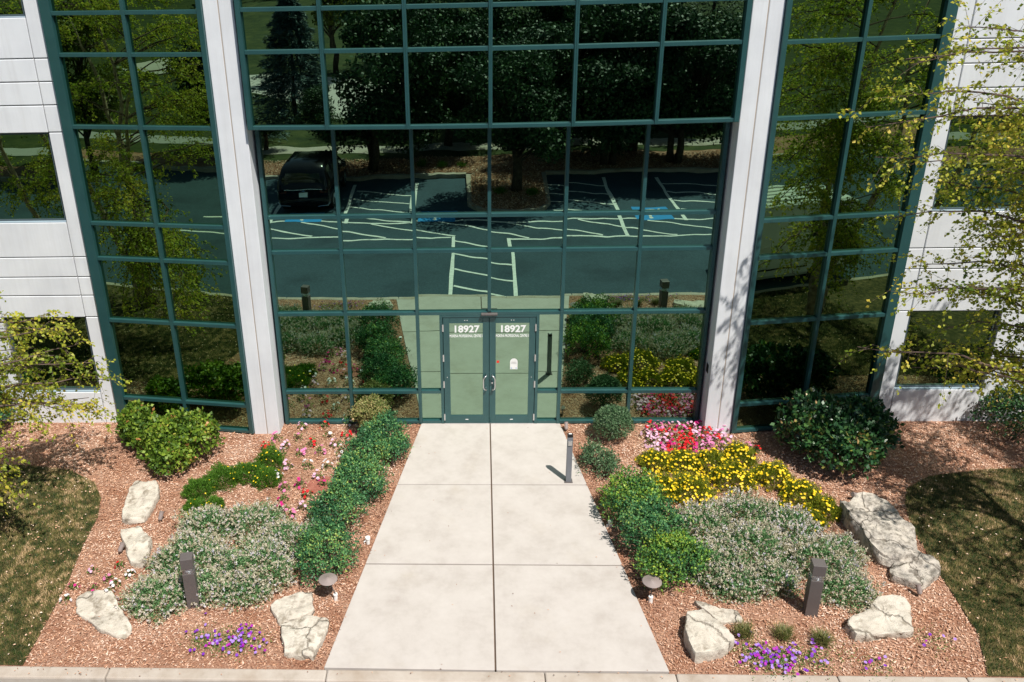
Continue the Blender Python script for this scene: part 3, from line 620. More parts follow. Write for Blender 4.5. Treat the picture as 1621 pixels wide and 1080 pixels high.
# ---------------------------------------------------------------- shrubs
def shrub_leaves(clumps,n,L,W,up=.35,jit=.5,inner=.25,seed=0,shell=.14,lump=.16):
    r=np.random.default_rng(seed); vol=np.array([c[3]*c[4] for c in clumps]); cnt=(vol/vol.sum()*n).astype(int); Ps=[];Ns=[]
    for c,k in zip(clumps,cnt):
        x,y,z,rx,rz=c[:5]; ry=c[5] if len(c)>5 else rx
        d=unit(r.normal(size=(k,3))); d[:,2]=np.where(d[:,2]<-.35,-d[:,2],d[:,2])
        lf=np.array([noise.noise(Vector(q*2.6+np.array([seed,x,y])))*lump*2+noise.noise(Vector(q*6+np.array([x,seed,y])))*lump*1.2+noise.noise(Vector(q*13+np.array([y,x,seed])))*.16 for q in d])
        rad=1+lf+np.where(r.uniform(size=k)<inner,-r.uniform(.15,.6,k),r.uniform(-shell,.03,k))
        P=np.array([x,y,z])+d*rad[:,None]*np.array([rx,ry,rz]); N=unit(d/np.array([rx,ry,rz]))
        # drop what lies deep inside another clump
        keep=np.ones(k,bool)
        for c2 in clumps:
            if c2 is c: continue
            q=(P-np.array(c2[:3]))/np.array([c2[3],c2[5] if len(c2)>5 else c2[3],c2[4]]); keep&=(q**2).sum(1)>.6
        keep&=P[:,2]>.01
        Ps.append(P[keep]);Ns.append(N[keep])
    P=np.concatenate(Ps);N=np.concatenate(Ns);k=len(P)
    D=unit(r.normal(size=(k,3))*jit*1.6+N*.5+np.array([0,0,up])); NN=unit(N+r.normal(size=(k,3))*jit)
    Ls=L*r.uniform(.7,1.25,k); V,F=leafquads(P,D,NN,Ls,Ls*W)
    rn=np.array([noise.noise(Vector(p*np.array([2.2,2.2,2.2])+seed)) for p in P])
    rv=np.clip(.45+rn*.4+r.normal(0,.24,k),0,1)
    return V,F,rv,P,N
def shrub(name,label,cat,clumps,n,L,W,mat,seed=0,group=None,**kw):
    bx=sum(c[0] for c in clumps)/len(clumps); by=sum(c[1] for c in clumps)/len(clumps)
    cl=[(c[0]-bx,c[1]-by)+tuple(c[2:]) for c in clumps]
    t=thing(name,label,cat,(bx,by,0),0,group)
    V,F,rv,P,N=shrub_leaves(cl,n,L,W,seed=seed,**kw)
    link('foliage',npmesh('foliage',V,F,M[mat],rv),t)
    m=MB()
    for c in cl:
        for k in range(7):
            a=random.uniform(0,6.28); q=random.uniform(.3,.8)
            e=(c[0]+math.cos(a)*c[3]*q,c[1]+math.sin(a)*c[3]*q,c[2]+c[4]*random.uniform(.1,.7))
            m.tube([(c[0]*.8+random.uniform(-.05,.05),c[1]*.8+random.uniform(-.05,.05),0),((c[0]*.8+e[0])/2,(c[1]*.8+e[1])/2,e[2]*.55),e],[.012,.009,.004],5)
    ob('stems',m,M['twig'],t); return t
HG='clipped green shrubs along the walk'
hl=[((-2.14,-1.02,.34,.40,.36),'topmost left of the walk, below the tan shrub'),((-2.28,-1.72,.33,.46,.38),'second down left of the walk, lobe towards it'),
    ((-2.46,-2.50,.33,.44,.38),'third down of five left of the walk'),((-2.60,-3.35,.33,.42,.40),'fourth down left of the walk, beside white cap'),((-2.78,-4.40,.36,.44,.42),'lowest left of the walk, behind mushroom light')]
for i,(c,l) in enumerate(hl):
    c=(c[0]+.05*(-1)**i,c[1],c[2],c[3]*.98,c[4])
    cl=[c,(c[0]+.20*(-1)**i,c[1]-.14,.24,.27,.24),(c[0]-.24,c[1]+.06,.25,.24,.26),(c[0]+.02,c[1]+.10,.42,.22,.26)]
    if i==1: cl.append((-1.82,-1.45,.28,.24,.22))
    if i==4: cl.append((-2.85,-4.75,.25,.32,.27))
    shrub('hedge_shrub','dark green hedge shrub, '+l,'shrub',cl,9500,.042,.62,'boxleaf',20+i,HG,lump=.27)
hr=[((2.42,-3.05,.36,.46,.40),'topmost of the row right of the walk, yellow tipped'),((2.58,-3.85,.36,.50,.42),'middle of the row right of the walk, beside the grey mint'),((2.76,-4.66,.34,.42,.38),'lowest right of the walk, above the mushroom light')]
for i,(c,l) in enumerate(hr):
    cl=[c,(c[0]-.18,c[1]-.15,.26,.33,.28),(c[0]+.22,c[1]+.12,.25,.32,.27)]
    shrub('hedge_shrub','green hedge shrub, '+l,'shrub',cl,10000,.044,.62,'boxyellow' if i!=1 else 'boxleaf',30+i,HG,lump=.30)
shrub('small_juniper','small loose bluish green shrub between round shrub and right hedge','shrub',[(2.0,-1.68,.2,.26,.24),(2.17,-1.93,.17,.2,.2),(1.89,-1.48,.16,.16,.26),(2.25,-1.68,.14,.14,.2)],3600,.045,.5,'juniper',41,lump=.4,up=.8)
shrub('round_juniper','ball shaped grey green shrub by the glass right of the doors','shrub',[(2.45,-.62,.33,.36,.35)],9500,.05,.32,'juniper',42,lump=.07,up=.5,jit=.35)
shrub('tan_shrub','round tan and green shrub by the glass left of the doors','shrub',[(-2.42,-.30,.42,.37,.30)],7000,.038,.7,'tanleaf',43,lump=.12)
shrub('viburnum_bush','smaller yellow green bush under the left glass bay','bush',[(-7.15,-.66,.36,.36,.40),(-7.05,-.90,.26,.27,.28)],4200,.075,.75,'burn',44,lump=.18)
shrub('viburnum_bush','large yellow green bush under the left glass bay','bush',[(-6.42,-1.30,.42,.48,.46),(-5.84,-1.25,.45,.46,.48),(-6.15,-1.72,.30,.42,.34)],8500,.075,.75,'burn',45,lump=.18)
shrub('viburnum_bush','green bush cut by the left edge of the view','bush',[(-10.5,-.25,.42,.48,.46)],3600,.07,.75,'boxleaf',46)
shrub('large_bush','big dark glossy bush with bronze tips under the right glass bay','bush',[(6.14,-1.12,.58,.60,.60),(6.98,-1.20,.56,.58,.54),(6.50,-1.62,.50,.62,.50)],12500,.10,.62,'darkleaf',47,lump=.16)
shrub('large_bush','dark green bush against the white wall at the right edge','bush',[(10.15,-.62,.50,.60,.54),(10.85,-.85,.55,.62,.54)],8500,.06,.6,'darkleaf',48)
# fine leaved yellow daisies
def coreopsis(x,y,r,h,nf,label,seed,grp):
    t=thing('coreopsis',label,'flowering plant',(x,y,0),0,grp); g=np.random.default_rng(seed)
    n=int(8500*r/.4); d=unit(g.normal(size=(n,3))); d[:,2]=np.abs(d[:,2]); 
    lf=np.array([noise.noise(Vector(q*2.5+seed))*.45+noise.noise(Vector(q*6+seed))*.2 for q in d]); rad=g.uniform(.45,1,n)**.5*(1+lf)
    P=d*rad[:,None]*np.array([r,r,h]); D=unit(d*.6+g.normal(size=(n,3))*.45+np.array([0,0,.8]))
    V,F=leafquads(P,D,g.normal(size=(n,3)),g.uniform(.035,.065,n),.010); V[:,2]=np.maximum(V[:,2],.005)
    link('foliage',npmesh('foliage',V,F,M['fern' if nf<45 else 'fernyellow'],np.clip(g.normal(.5,.25,n),0,1)),t)
    if nf:
        nf=int(nf*.72) if nf>45 else nf
        d=unit(g.normal(size=(nf,3))); d[:,2]=np.abs(d[:,2]); lf=np.array([noise.noise(Vector(q*2.5+seed))*.45+noise.noise(Vector(q*6+seed))*.2 for q in d])
        P=d*(1.02+lf)[:,None]*np.array([r,r,h])+[0,0,.03]; N=unit(d+np.array([0,-.2,.9])+g.normal(size=(nf,3))*.25)
        V,F=petals(P,N,g.uniform(.015,.028,nf)*(1 if nf>30 else .7),5); link('blossoms',npmesh('blossoms',V,F,M['yellowfl'],g.uniform(0,1,len(F))),t)
G1='yellow daisy mounds in the right bed'
for i,(x,y,r,h,nf,l) in enumerate([(3.12,-1.55,.30,.26,150,'leftmost in the top row below the pink flowers'),(3.62,-1.62,.34,.28,190,'second from the left in the top row'),(4.15,-1.60,.34,.30,200,'third from the left in the top row'),(4.72,-1.42,.30,.32,170,'top right, standing highest below the pilaster'),
    (3.05,-2.40,.34,.28,170,'leftmost in the lower row, touching the walk hedge'),(3.55,-2.50,.42,.34,280,'big full one in the middle of the lower row'),(4.40,-2.10,.38,.32,240,'centre of the right half, above the bare mulch'),(5.15,-2.02,.36,.30,190,'right of centre, towards the big dark bush'),(5.48,-2.55,.33,.28,150,'second from the right end of the drift'),(5.72,-3.00,.28,.26,60,'last one with few flowers beside the grey boulder')]):
    coreopsis(x,y,r,h,nf,'yellow daisy mound, '+l,100+i,G1)
coreopsis(4.95,-2.95,.16,.14,22,'small yellow tuft on the upper edge of the right grey mint',115,G1)
coreopsis(5.42,-3.30,.22,.2,60,'small yellow daisy mound beside the lower end of the drift and boulder',116,G1)
G2='fine green daisy mounds in the left bed'
for i,(x,y,r,h,nf,l) in enumerate([(-5.42,-2.45,.28,.24,8,'leftmost of the curved drift'),(-5.05,-2.10,.33,.28,14,'second from the left in the curved drift'),(-4.62,-1.95,.30,.26,14,'middle of the curved drift'),(-4.28,-1.55,.26,.36,22,'tallest, at the upper right of the drift'),(-4.22,-2.10,.27,.24,18,'lower right one near the red flowers'),(-5.35,-2.95,.20,.17,12,'small one just above the grey mint'),(-5.02,-2.85,.16,.14,5,'smallest one between drift and grey mint')]):
    coreopsis(x,y,r,h,nf,'sparsely flowered daisy mound, '+l,130+i,G2)
# grey mint mounds
def catmint(x,y,r,h,label,seed,grp,ry=None,blue=0.):
    t=thing('catmint',label,'flowering plant',(x,y,0),0,grp); g=np.random.default_rng(seed); ry=ry or r
    n=int(9000*r*ry/.25); 
    def shell(n,lo):
        d=unit(g.normal(size=(n,3))); d[:,2]=np.abs(d[:,2]); lf=np.array([noise.noise(Vector(q*2.2+seed))*.4+noise.noise(Vector(q*5+seed))*.3 for q in d])
        return d,d*(g.uniform(lo,1.02,n)*(1+lf))[:,None]*np.array([r,ry,h])
    d,P=shell(n,.6); D=unit(d*.7+g.normal(size=(n,3))*.6+np.array([0,0,.3])); V,F=leafquads(P,D,unit(d+g.normal(size=(n,3))*.6),g.uniform(.022,.04,n),g.uniform(.012,.02,n)); V[:,2]=np.maximum(V[:,2],.004)
    link('foliage',npmesh('foliage',V,F,M['mint'],np.clip(g.normal(.5,.25,n),0,1)),t)
    n=int(640*r*ry/.25); d,P=shell(n,.92); P=P*g.uniform(.98,1.14,n)[:,None]; D=unit(d*np.array([1,1,.6])*.9+g.normal(size=(n,3))*.25+np.array([0,-.1,.55])); Vs=[];rv=[]
    Lk=g.uniform(.035,.08,n); base=np.clip(g.normal(.55+blue,.26,n),0,1)
    for k in range(4):
        f=(k+.2)/4; Q=P+D*(Lk*f)[:,None]
        for q in range(3):
            dd=unit(D*.55+g.normal(size=(n,3))*.8); V,F=leafquads(Q,dd,g.normal(size=(n,3)),.027*(1.15-f*.6),.019*(1.15-f*.5)); Vs.append(V); rv.append(np.clip(base+g.normal(0,.1,n),0,1))
    V=np.concatenate(Vs); link('flower_spikes',npmesh('flower_spikes',V,np.arange(len(V)).reshape(-1,4),M['spike'],np.concatenate(rv)),t)
G3='grey green mint mounds in front of the beds'
for i,(x,y,r,ry,h,l) in enumerate([(-4.95,-3.55,.50,.42,.36,'uppermost, beside the small green daisies'),(-4.15,-3.45,.48,.40,.36,'upper middle of the left mass'),(-3.45,-3.95,.48,.45,.34,'right hand end, touching the walk hedge'),(-4.95,-4.45,.62,.55,.40,'directly behind the left bollard light'),(-3.85,-4.60,.62,.55,.40,'biggest, right of the left bollard light'),(-5.25,-5.30,.50,.38,.30,'low left one lapping over the white boulder'),(-3.95,-5.10,.42,.30,.28,'lowest, right in front of the bare mulch'),(-4.5,-5.05,.30,.34,.28,'small one tight against the left bollard light')]):
    catmint(x,y,r,h,'pale flowering mint mound, '+l,200+i,G3,ry)
for i,(x,y,r,ry,h,l) in enumerate([(3.55,-3.50,.50,.45,.38,'upper left of the right mass, next to the yellow daisies'),(4.30,-3.20,.50,.45,.40,'top of the right mass'),(4.95,-3.55,.45,.45,.38,'bluish one at the upper right below the daisies'),(3.40,-4.50,.52,.50,.40,'left end of the right mass, beside the walk hedge'),(4.20,-4.20,.62,.55,.44,'centre of the right mass'),(4.25,-4.80,.45,.30,.34,'lower centre, left of the right bollard light'),(5.15,-4.35,.55,.50,.40,'behind the right bollard light'),(5.30,-4.95,.48,.38,.32,'lower right end, by the triangular boulder'),(3.70,-4.95,.40,.28,.30,'front left, above the low white boulder'),(5.65,-4.1,.3,.34,.28,'small green one against the grey boulder')]):
    catmint(x,y,r,h,'pale flowering mint mound, '+l,220+i,G3,ry,.25 if i in (2,) else 0)
# bedding flowers
def bedding(name,x,y,col,label,seed,r=.09,h=.13,nf=6,grp=None,fr=.028,leafn=46):
    g=np.random.default_rng(seed); t=thing(name,label,'flower',(x,y,0),g.uniform(0,6),grp)
    d=unit(g.normal(size=(leafn,3))); d[:,2]=np.abs(d[:,2]); P=d*g.uniform(.3,1,leafn)[:,None]*np.array([r,r,h])
    V,F=leafquads(P,d+g.normal(size=(leafn,3))*.4,np.tile([0,0,1.],(leafn,1))+g.normal(size=(leafn,3))*.5,g.uniform(.035,.055,leafn),.02); V[:,2]=np.maximum(V[:,2],.003)
    link('foliage',npmesh('foliage',V,F,M['plantleaf'],g.uniform(0,1,leafn)),t)
    d=unit(g.normal(size=(nf,3))*[1,1,.5]+[0,0,.7]); P=d*np.array([r*1.05,r*1.05,h*1.1])+[0,0,.02]; V,F=petals(P,unit(d+[0,-.3,.6]),fr,5)
    link('blossoms',npmesh('blossoms',V,F,M['fl_'+col],g.uniform(0,1,len(F))),t)
def Gpix(lst): return lst
# left bed vinca (x,y in metres measured from the walk centre line and the glass)
VL='''-3.87 -.20 lilac;-3.43 -.12 red;-2.96 -.05 white;-3.88 -.62 pink;-3.30 -.50 white;-2.91 -.52 red;-2.62 -.42 magenta;-4.32 -.62 pink;-4.10 -.92 lilac;-3.58 -.80 red;-3.09 -.85 lilac;-2.76 -.78 white;-4.48 -.98 red;-4.10 -1.22 white;-3.73 -1.14 pink;-3.36 -1.12 pink;-2.96 -1.12 white;-2.54 -1.15 red;-3.92 -1.62 lilac;-3.52 -1.60 white;-3.14 -1.62 white;-2.72 -1.60 red;-4.02 -1.98 white;-3.26 -1.98 lilac;-2.88 -2.00 white;-3.84 -2.32 pink;-3.56 -2.22 magenta;-3.12 -2.22 magenta;-3.78 -2.68 magenta;-3.38 -2.52 red;-3.75 -2.96 magenta;-3.38 -2.90 lilac;-3.58 -3.14 pink'''
VL=[(float(a),float(b),c) for a,b,c in (s.split() for s in VL.split(';'))]
ordn=['first','second','third','fourth','fifth','sixth','seventh','eighth','ninth','tenth','eleventh','twelfth']
def label_rows(pl,where,kind='vinca'):
    """rows counted from the glass, places counted from the left"""
    s=sorted(pl,key=lambda p:-p[1]); rows=[];cur=[s[0]]
    for p in s[1:]:
        if cur[0][1]-p[1]>.30: rows.append(cur); cur=[p]
        else: cur.append(p)
    rows.append(cur); out=[]
    for i,r in enumerate(rows):
        r=sorted(r)
        for j,p in enumerate(r): out.append((p,f"{p[2]} {kind} {where}, {ordn[j]} from left in {ordn[i]} row from the glass"))
    return out
for i,(p,l) in enumerate(label_rows(VL,'left of the walk')):
    bedding('vinca_plant',p[0],p[1]-.03,p[2],l,300+i,nf=random.choice((6,7,8)),grp='vinca plants in the left bed',r=.10,h=.17,fr=.033,leafn=60)
# small drift by the left lawn
SV=[(-6.55,-4.62,'lilac'),(-6.16,-4.48,'red'),(-5.92,-4.68,'white'),(-6.22,-4.80,'pink'),(-6.72,-4.98,'magenta'),(-6.38,-5.04,'magenta'),(-6.06,-4.92,'white'),(-6.10,-5.12,'white'),(-6.72,-5.28,'white')]
for i,(p,l) in enumerate(label_rows(SV,'above the flat white boulder')):
    bedding('vinca_plant',p[0],p[1],p[2],l.replace('row from the glass','row from the top'),350+i,nf=6,grp='vinca plants by the left lawn',r=.08,h=.1)
# right bed, massed
g=np.random.default_rng(5); VR=[]
for j in range(6):
    y=-.22-j*.165
    for i in range(11):
        x=2.95+i*.165+(.08 if j%2 else 0); 
        if x>4.72+(.35 if j>3 else 0) : continue
        if x<3.02+abs(j-2.5)*.05: continue
        q=noise.noise(Vector((x*1.7,y*1.7,1)));c=g.choice(['red','pink','magenta','lilac'],p=[.25,.32,.2,.23]) 
        if q>.42: c='red'
        if q<-.28: c='lilac'
        if x<3.15 and g.uniform()<.6: c='white'
        VR.append((x+g.uniform(-.03,.03),y+g.uniform(-.02,.02),str(c)))
# labels by row of planting
rowsR={}
for p in VR: rowsR.setdefault(round((-.22-p[1])/.165),[]).append(p)
k=0
for j in sorted(rowsR):
    for i,p in enumerate(sorted(rowsR[j])):
        bedding('vinca_plant',p[0],p[1],p[2],f"{p[2]} vinca in dense right patch, {ordn[i]} from left in {ordn[j]} row from glass",400+k,nf=11,grp='vinca plants massed in the right bed',r=.10,h=.15,fr=.032,leafn=30); k+=1
for x,y,c,l in ((5.02,-.98,'pink','pink vinca just right of the dense patch, below the pilaster'),(5.16,-1.10,'red','single red vinca, last one right of the dense patch')): bedding('vinca_plant',x,y,c,l,480,nf=7,r=.08,grp='vinca plants massed in the right bed')
# pansies / petunias along the kerb: trailing drifts nobody could count
def drift(pts,label,seed,nf,spread):
    g=np.random.default_rng(seed); t=thing('petunia_drift',label,'flowers',(pts[0][0],pts[0][1],0)); o0=np.array([pts[0][0],pts[0][1],0])
    nl=min(1500,nf*14+60); idx=g.integers(0,len(pts),nl); P=np.array([(p[0],p[1],0) for p in pts])[idx]-o0+np.c_[g.normal(0,spread,(nl,2)),g.uniform(.01,.07,nl)]
    V,F=leafquads(P,g.normal(size=(nl,3))*[1,1,.4],np.c_[g.normal(0,.5,(nl,2)),np.ones(nl)],g.uniform(.02,.035,nl),.014); link('foliage',npmesh('foliage',V,F,M['plantleaf'],g.uniform(.3,1,nl)),t)
    for c,fr in (('purple',.42),('violet',.34),('plum',.24)):
        n=int(nf*fr); idx=g.integers(0,len(pts),n); P=np.array([(p[0],p[1],0) for p in pts])[idx]-o0+np.c_[g.normal(0,spread*1.05,(n,2)),g.uniform(.06,.10,n)]
        V,F=petals(P,np.tile([0,-.35,1.],(n,1))+g.normal(size=(n,3))*.25,.024,5); link('blossoms',npmesh('blossoms',V,F,M['fl_'+c],g.uniform(0,1,len(F))),t)
drift([(-4.3,-6.12),(-4.05,-6.15),(-3.8,-6.2),(-3.55,-6.12),(-3.72,-5.95),(-4.4,-6.02),(-3.95,-6.0)],'purple and violet petunias trailing by the kerb on the left',501,75,.11)
drift([(3.5,-6.30),(3.7,-6.25),(3.9,-6.30),(4.1,-6.22),(4.3,-6.28),(3.75,-6.42),(3.55,-6.12),(4.45,-6.3),(4.0,-6.42)],'purple and violet petunias trailing by the kerb on the right',502,110,.12)
drift([(5.1,-6.42),(5.3,-6.40),(4.85,-6.2)],'a few purple petunias on the mulch below the triangular boulder',503,9,.12)
drift([(6.0,-5.85),(6.15,-6.05),(6.3,-5.9)],'sparse petunia seedlings near the right lawn and kerb',504,6,.12)
for i,(x,y,l) in enumerate([(3.55,-5.85,'left one of three sedge tufts'),(4.10,-5.88,'middle one of three sedge tufts'),(4.62,-5.98,'right one of three sedge tufts')]):
    g=np.random.default_rng(600+i); n=420; th=g.uniform(0,6.28,n); ln=g.uniform(.2,.9,n); D=np.c_[np.cos(th)*ln,np.sin(th)*ln,np.ones(n)]; B=np.c_[g.normal(0,.045,(n,2)),np.zeros(n)]
    sd=np.c_[-np.sin(th),np.cos(th),np.zeros(n)]*.003; H=unit(D)*g.uniform(.10,.24,n)[:,None]; mid=B+H*.6; tip=B+H+np.c_[np.cos(th)*.04,np.sin(th)*.04,-np.full(n,.02)]
    V=np.stack([B-sd,B+sd,mid+sd*.8,mid-sd*.8,mid-sd*.8,mid+sd*.8,tip,tip],1)[:, :7]
    V2=np.concatenate([np.stack([B-sd,B+sd,mid+sd,mid-sd],1).reshape(-1,3),np.stack([mid-sd,mid+sd,tip+sd*.1,tip-sd*.1],1).reshape(-1,3)])
    rr=g.uniform(0,1,n); tag(link('sedge_tuft',npmesh('sedge_tuft',V2,np.arange(len(V2)).reshape(-1,4),M['straw'],np.r_[rr,rr]),None,(x,y,0)),'grassy clump by the right petunias, '+l,'grass tuft','sedge tufts near the kerb')

# ---------------------------------------------------------------- small fittings
def bollard(x,y,rz,label):
    t=thing('bollard_light',label,'bollard light',(x,y,0),rz,'bollard lights in the mint')
    m=MB(); m.box(-.09,.09,-.09,.09,-.05,.66); ob('post',m,M['bronze'],t,bevel=.006)
    m=MB(); m.box(-.084,.084,-.084,.084,.662,.752); ob('lens',m,M['clear'],t)
    m=MB(); m.cyl(0,0,.664,.75,.078,.05,20); ob('reflector',m,M['reflector'],t,smooth=True)
    m=MB(); m.box(-.092,.092,-.092,.092,.755,.935); ob('cap',m,M['bronze'],t,bevel=.006)
mm_,tt=newmat('clear_acrylic'); gg=nd(tt,'ShaderNodeBsdfTransparent',inp={0:(.86,.92,.95,1)}); gl=nd(tt,'ShaderNodeBsdfAnisotropic',inp={'Roughness':.15,'Color':(1,1,1,1)}); mx=nd(tt,'ShaderNodeMixShader',inp={0:.2}); oo=nd(tt,'ShaderNodeOutputMaterial')
tt.links.new(gg.outputs[0],mx.inputs[1]); tt.links.new(gl.outputs[0],mx.inputs[2]); tt.links.new(mx.outputs[0],oo.inputs[0]); M['clear']=mm_
bollard(-4.68,-5.32,R_(12),'square bronze bollard light standing in the left mint'); bollard(4.66,-5.38,R_(-8),'square bronze bollard light standing in the right mint')
t=thing('door_opener_post','slim grey push button post at the right edge of the walk','post',(1.42,-2.08,.02))
m=MB(); m.box(-.05,.05,-.04,.04,0,.96); ob('column',m,M['postgrey'] if 'postgrey' in M else M['bronze'],t,bevel=.006)
m=MB(); m.box(-.048,.048,-.038,.038,.961,1.02); ob('cap',m,M['black'],t,bevel=.012)
m=MB(); m.box(-.036,.036,-.055,-.041,.80,.90); ob('push_button',m,M['steel'],t,bevel=.004)
m=MB(); m.box(-.028,.028,-.012,.012,1.0205,1.03); ob('badge',m,M['white'],t)
m=MB(); m.box(-.075,.075,-.065,.065,0,.012); ob('base_plate',m,M['bronze'],t)
def pathlight(x,y,label,tx=0):
    t=thing('path_light',label,'path light',(x,y,0),0,'mushroom path lights'); 
    m=MB(); m.cyl(0,0,-.02,.10,.034,.030,14); m.cyl(0,0,.1005,.115,.037,.033,14); ob('base',m,M['white'],t,smooth=False)
    m=MB(); m.tube([(0,0,.116),(tx*.5,.01,.24),(tx,.02,.365)],.009,8); ob('stem',m,M['bronze'],t)
    m=MB(); n=28; rr=[(0,.402),(.02,.408),(.03,.398),(.14,.385),(.148,.380),(.14,.374),(.02,.368),(0,.366)]
    b=0
    for r,z in rr:
        for k in range(n): m.v.append((tx+r*math.cos(2*math.pi*k/n),.02+r*math.sin(2*math.pi*k/n),z))
    for i in range(len(rr)-1):
        for k in range(n): k2=(k+1)%n; m.f.append((i*n+k,i*n+k2,(i+1)*n+k2,(i+1)*n+k))
    ob('shade',m,M['shade'],t,smooth=True)
M['shade']=flat('taupe_shade',(.27,.22,.205),.5); 
pathlight(-2.49,-5.19,'mushroom path light at the lower end of the left hedge',-.10); pathlight(2.34,-5.19,'mushroom path light at the lower end of the right hedge',.0)
def pipe(x,y,label,cat='pipe cap'):
    t=thing('pipe_cap',label,cat,(x,y,0)); m=MB(); m.cyl(0,0,-.02,.10,.034,.034,14); ob('pipe',m,M['white'],t)
    m=MB(); m.cyl(0,0,.1005,.13,.045,.040,14); ob('lid',m,M['white'],t)
    m=MB(); m.tube([(-.06,-.02,.0),(-.06,-.03,.06),(-.03,-.02,.07)],.01,6); ob('cable',m,M['white'],t)
pipe(-2.13,-3.85,'white plastic pipe cap between the left hedge and the walk'); pipe(2.00,-3.38,'white plastic pipe cap in the shade of the right hedge')
def spot(x,y,rz,tilt,label):
    t=thing('spotlight',label,'spotlight',(x,y,0),rz,'small ground spotlights'); m=MB(); m.tube([(0,0,0),(0,0,.09)],.010,6); ob('stake',m,M['bronze'],t)
    m=MB(); c=Vector((0,0,.12)); d=Vector((math.cos(tilt),0,math.sin(tilt))); m.tube([c-d*.07,c-d*.05,c+d*.06,c+d*.09],[.018,.036,.038,.044],12); ob('housing',m,M['shade'],t,smooth=False)
spot(-5.85,-3.30,R_(70),R_(55),'small spotlight right of the oblong boulder'); spot(-6.25,-4.15,R_(60),R_(50),'small spotlight left of the boulder under the left mint'); spot(6.40,-5.02,R_(110),R_(60),'small spotlight below the grey boulders'); spot(6.42,-2.62,R_(200),R_(20),'dark spotlight at the top of the largest boulder'); spot(1.56,-.33,R_(90),R_(50),'tiny dark spotlight beside the walk near the doors')
m=MB(); m.cyl(0,0,0,.02,.28,.275,32); tag(ob('drain_cover',m,M['drain'],None,loc=(-3.16,-2.22,.012)),'round rust red cover in the mulch beside the left hedge','cover')

# ---------------------------------------------------------------- trees
def limb(a,b,sag=.15,k=6,wob=.12):
    a=Vector(a);b=Vector(b);L=(b-a).length; pts=[]
    side=Vector((random.uniform(-1,1),random.uniform(-1,1),0))*L*wob
    for i in range(k+1):
        t=i/k; p=a.lerp(b,t)+Vector((0,0,1))*math.sin(t*math.pi)*L*sag+side*math.sin(t*math.pi)+Vector((random.uniform(-1,1),random.uniform(-1,1),random.uniform(-1,1)))*L*.015; pts.append(p)
    return pts
def birch(label,base,stems,targets,seed,leaf=.068,twigs=16,lpt=15,tl=.55,lmat='birch',inplace=False):
    """stems: tips of the trunks; targets: limb ends. Leaves hang on drooping twigs."""
    random.seed(seed); g=np.random.default_rng(seed); t=thing('birch_tree',label,'tree',(base[0],base[1],0)); B=Vector((base[0],base[1],0))
    tm=MB(); lm=MB(); st=[]
    for i,s in enumerate(stems):
        a=Vector((math.cos(i*2.1)*.18,math.sin(i*2.1)*.18,-.1)); pts=limb(a,Vector(s)-B,.0,9,.05); st.append(pts); L=len(pts)
        tm.tube(pts,[.11*(1-.8*k/(L-1)) for k in range(L)],9)
    ob('trunk',tm,M['birchbark'],t,smooth=True)
    P=[];D=[]
    for e in targets:
        e=Vector(e)-B; best=None
        for pts in st:
            for p in pts[3:]:
                c=(p-e).length+ (1.6*max(0,p.z-e.z+.0) if p.z>e.z-.3 else 0)
                if best is None or c<best[0]: best=(c,p)
        a=best[1]; L=(e-a).length; pts=limb(a,e,.10,9,.10); n=len(pts)
        lm.tube(pts,[max(.004,.006+.011*L*(1-k/(n-1))*.6) for k in range(n)],5)
        for q in range(int(twigs)):
            f=random.uniform(.32,1.0); k=min(n-2,int(f*(n-1))); p=pts[k].lerp(pts[k+1],f*(n-1)-k)
            dr=(pts[k+1]-pts[k]).normalized(); d=(dr*random.uniform(.2,1)+Vector((random.gauss(0,.6),random.gauss(0,.6),random.gauss(.0,.35)))).normalized()
            ll=tl*random.uniform(.4,1.2); e2=p+d*ll; md=p+d*ll*.55+Vector((0,0,ll*.10)); e2.z-=ll*.28
            lm.tube([p,md,e2],[.004,.003,.0015],3,False)
            nl=max(4,int(lpt*ll/tl*random.uniform(.6,1.3)))
            for j in range(nl):
                u=random.uniform(.15,1.05); b_=p.lerp(md,u*2) if u<.5 else md.lerp(e2,(u-.5)*2); P.append(b_+Vector((random.gauss(0,.02),random.gauss(0,.02),random.gauss(0,.02)))); D.append(d*.5+Vector((random.gauss(0,.6),random.gauss(0,.6),-.45+random.gauss(0,.35))))
    ob('limbs',lm,M['twig'],t)
    P=np.array(P);D=np.array(D);n=len(P); N=unit(g.normal(size=(n,3))*.8+np.array([.1,-.3,.8])); Ls=leaf*g.uniform(.65,1.2,n); V,F=leafquads(P,D,N,Ls,Ls*.72)
    cl=np.array([noise.noise(Vector(p*1.3)) for p in P]); link('crown',npmesh('crown',V,F,M[lmat],np.clip(.5+cl*.5+g.normal(0,.22,n),0,1)),t); return t
def crown_targets(c,r,n,seed,reject=None):
    g=np.random.default_rng(seed); out=[]
    while len(out)<n:
        d=unit(g.normal(size=3)); p=np.array(c)+d*np.array(r)*g.uniform(.55,1.0)
        if reject and reject(p): continue
        out.append(tuple(p))
    return out
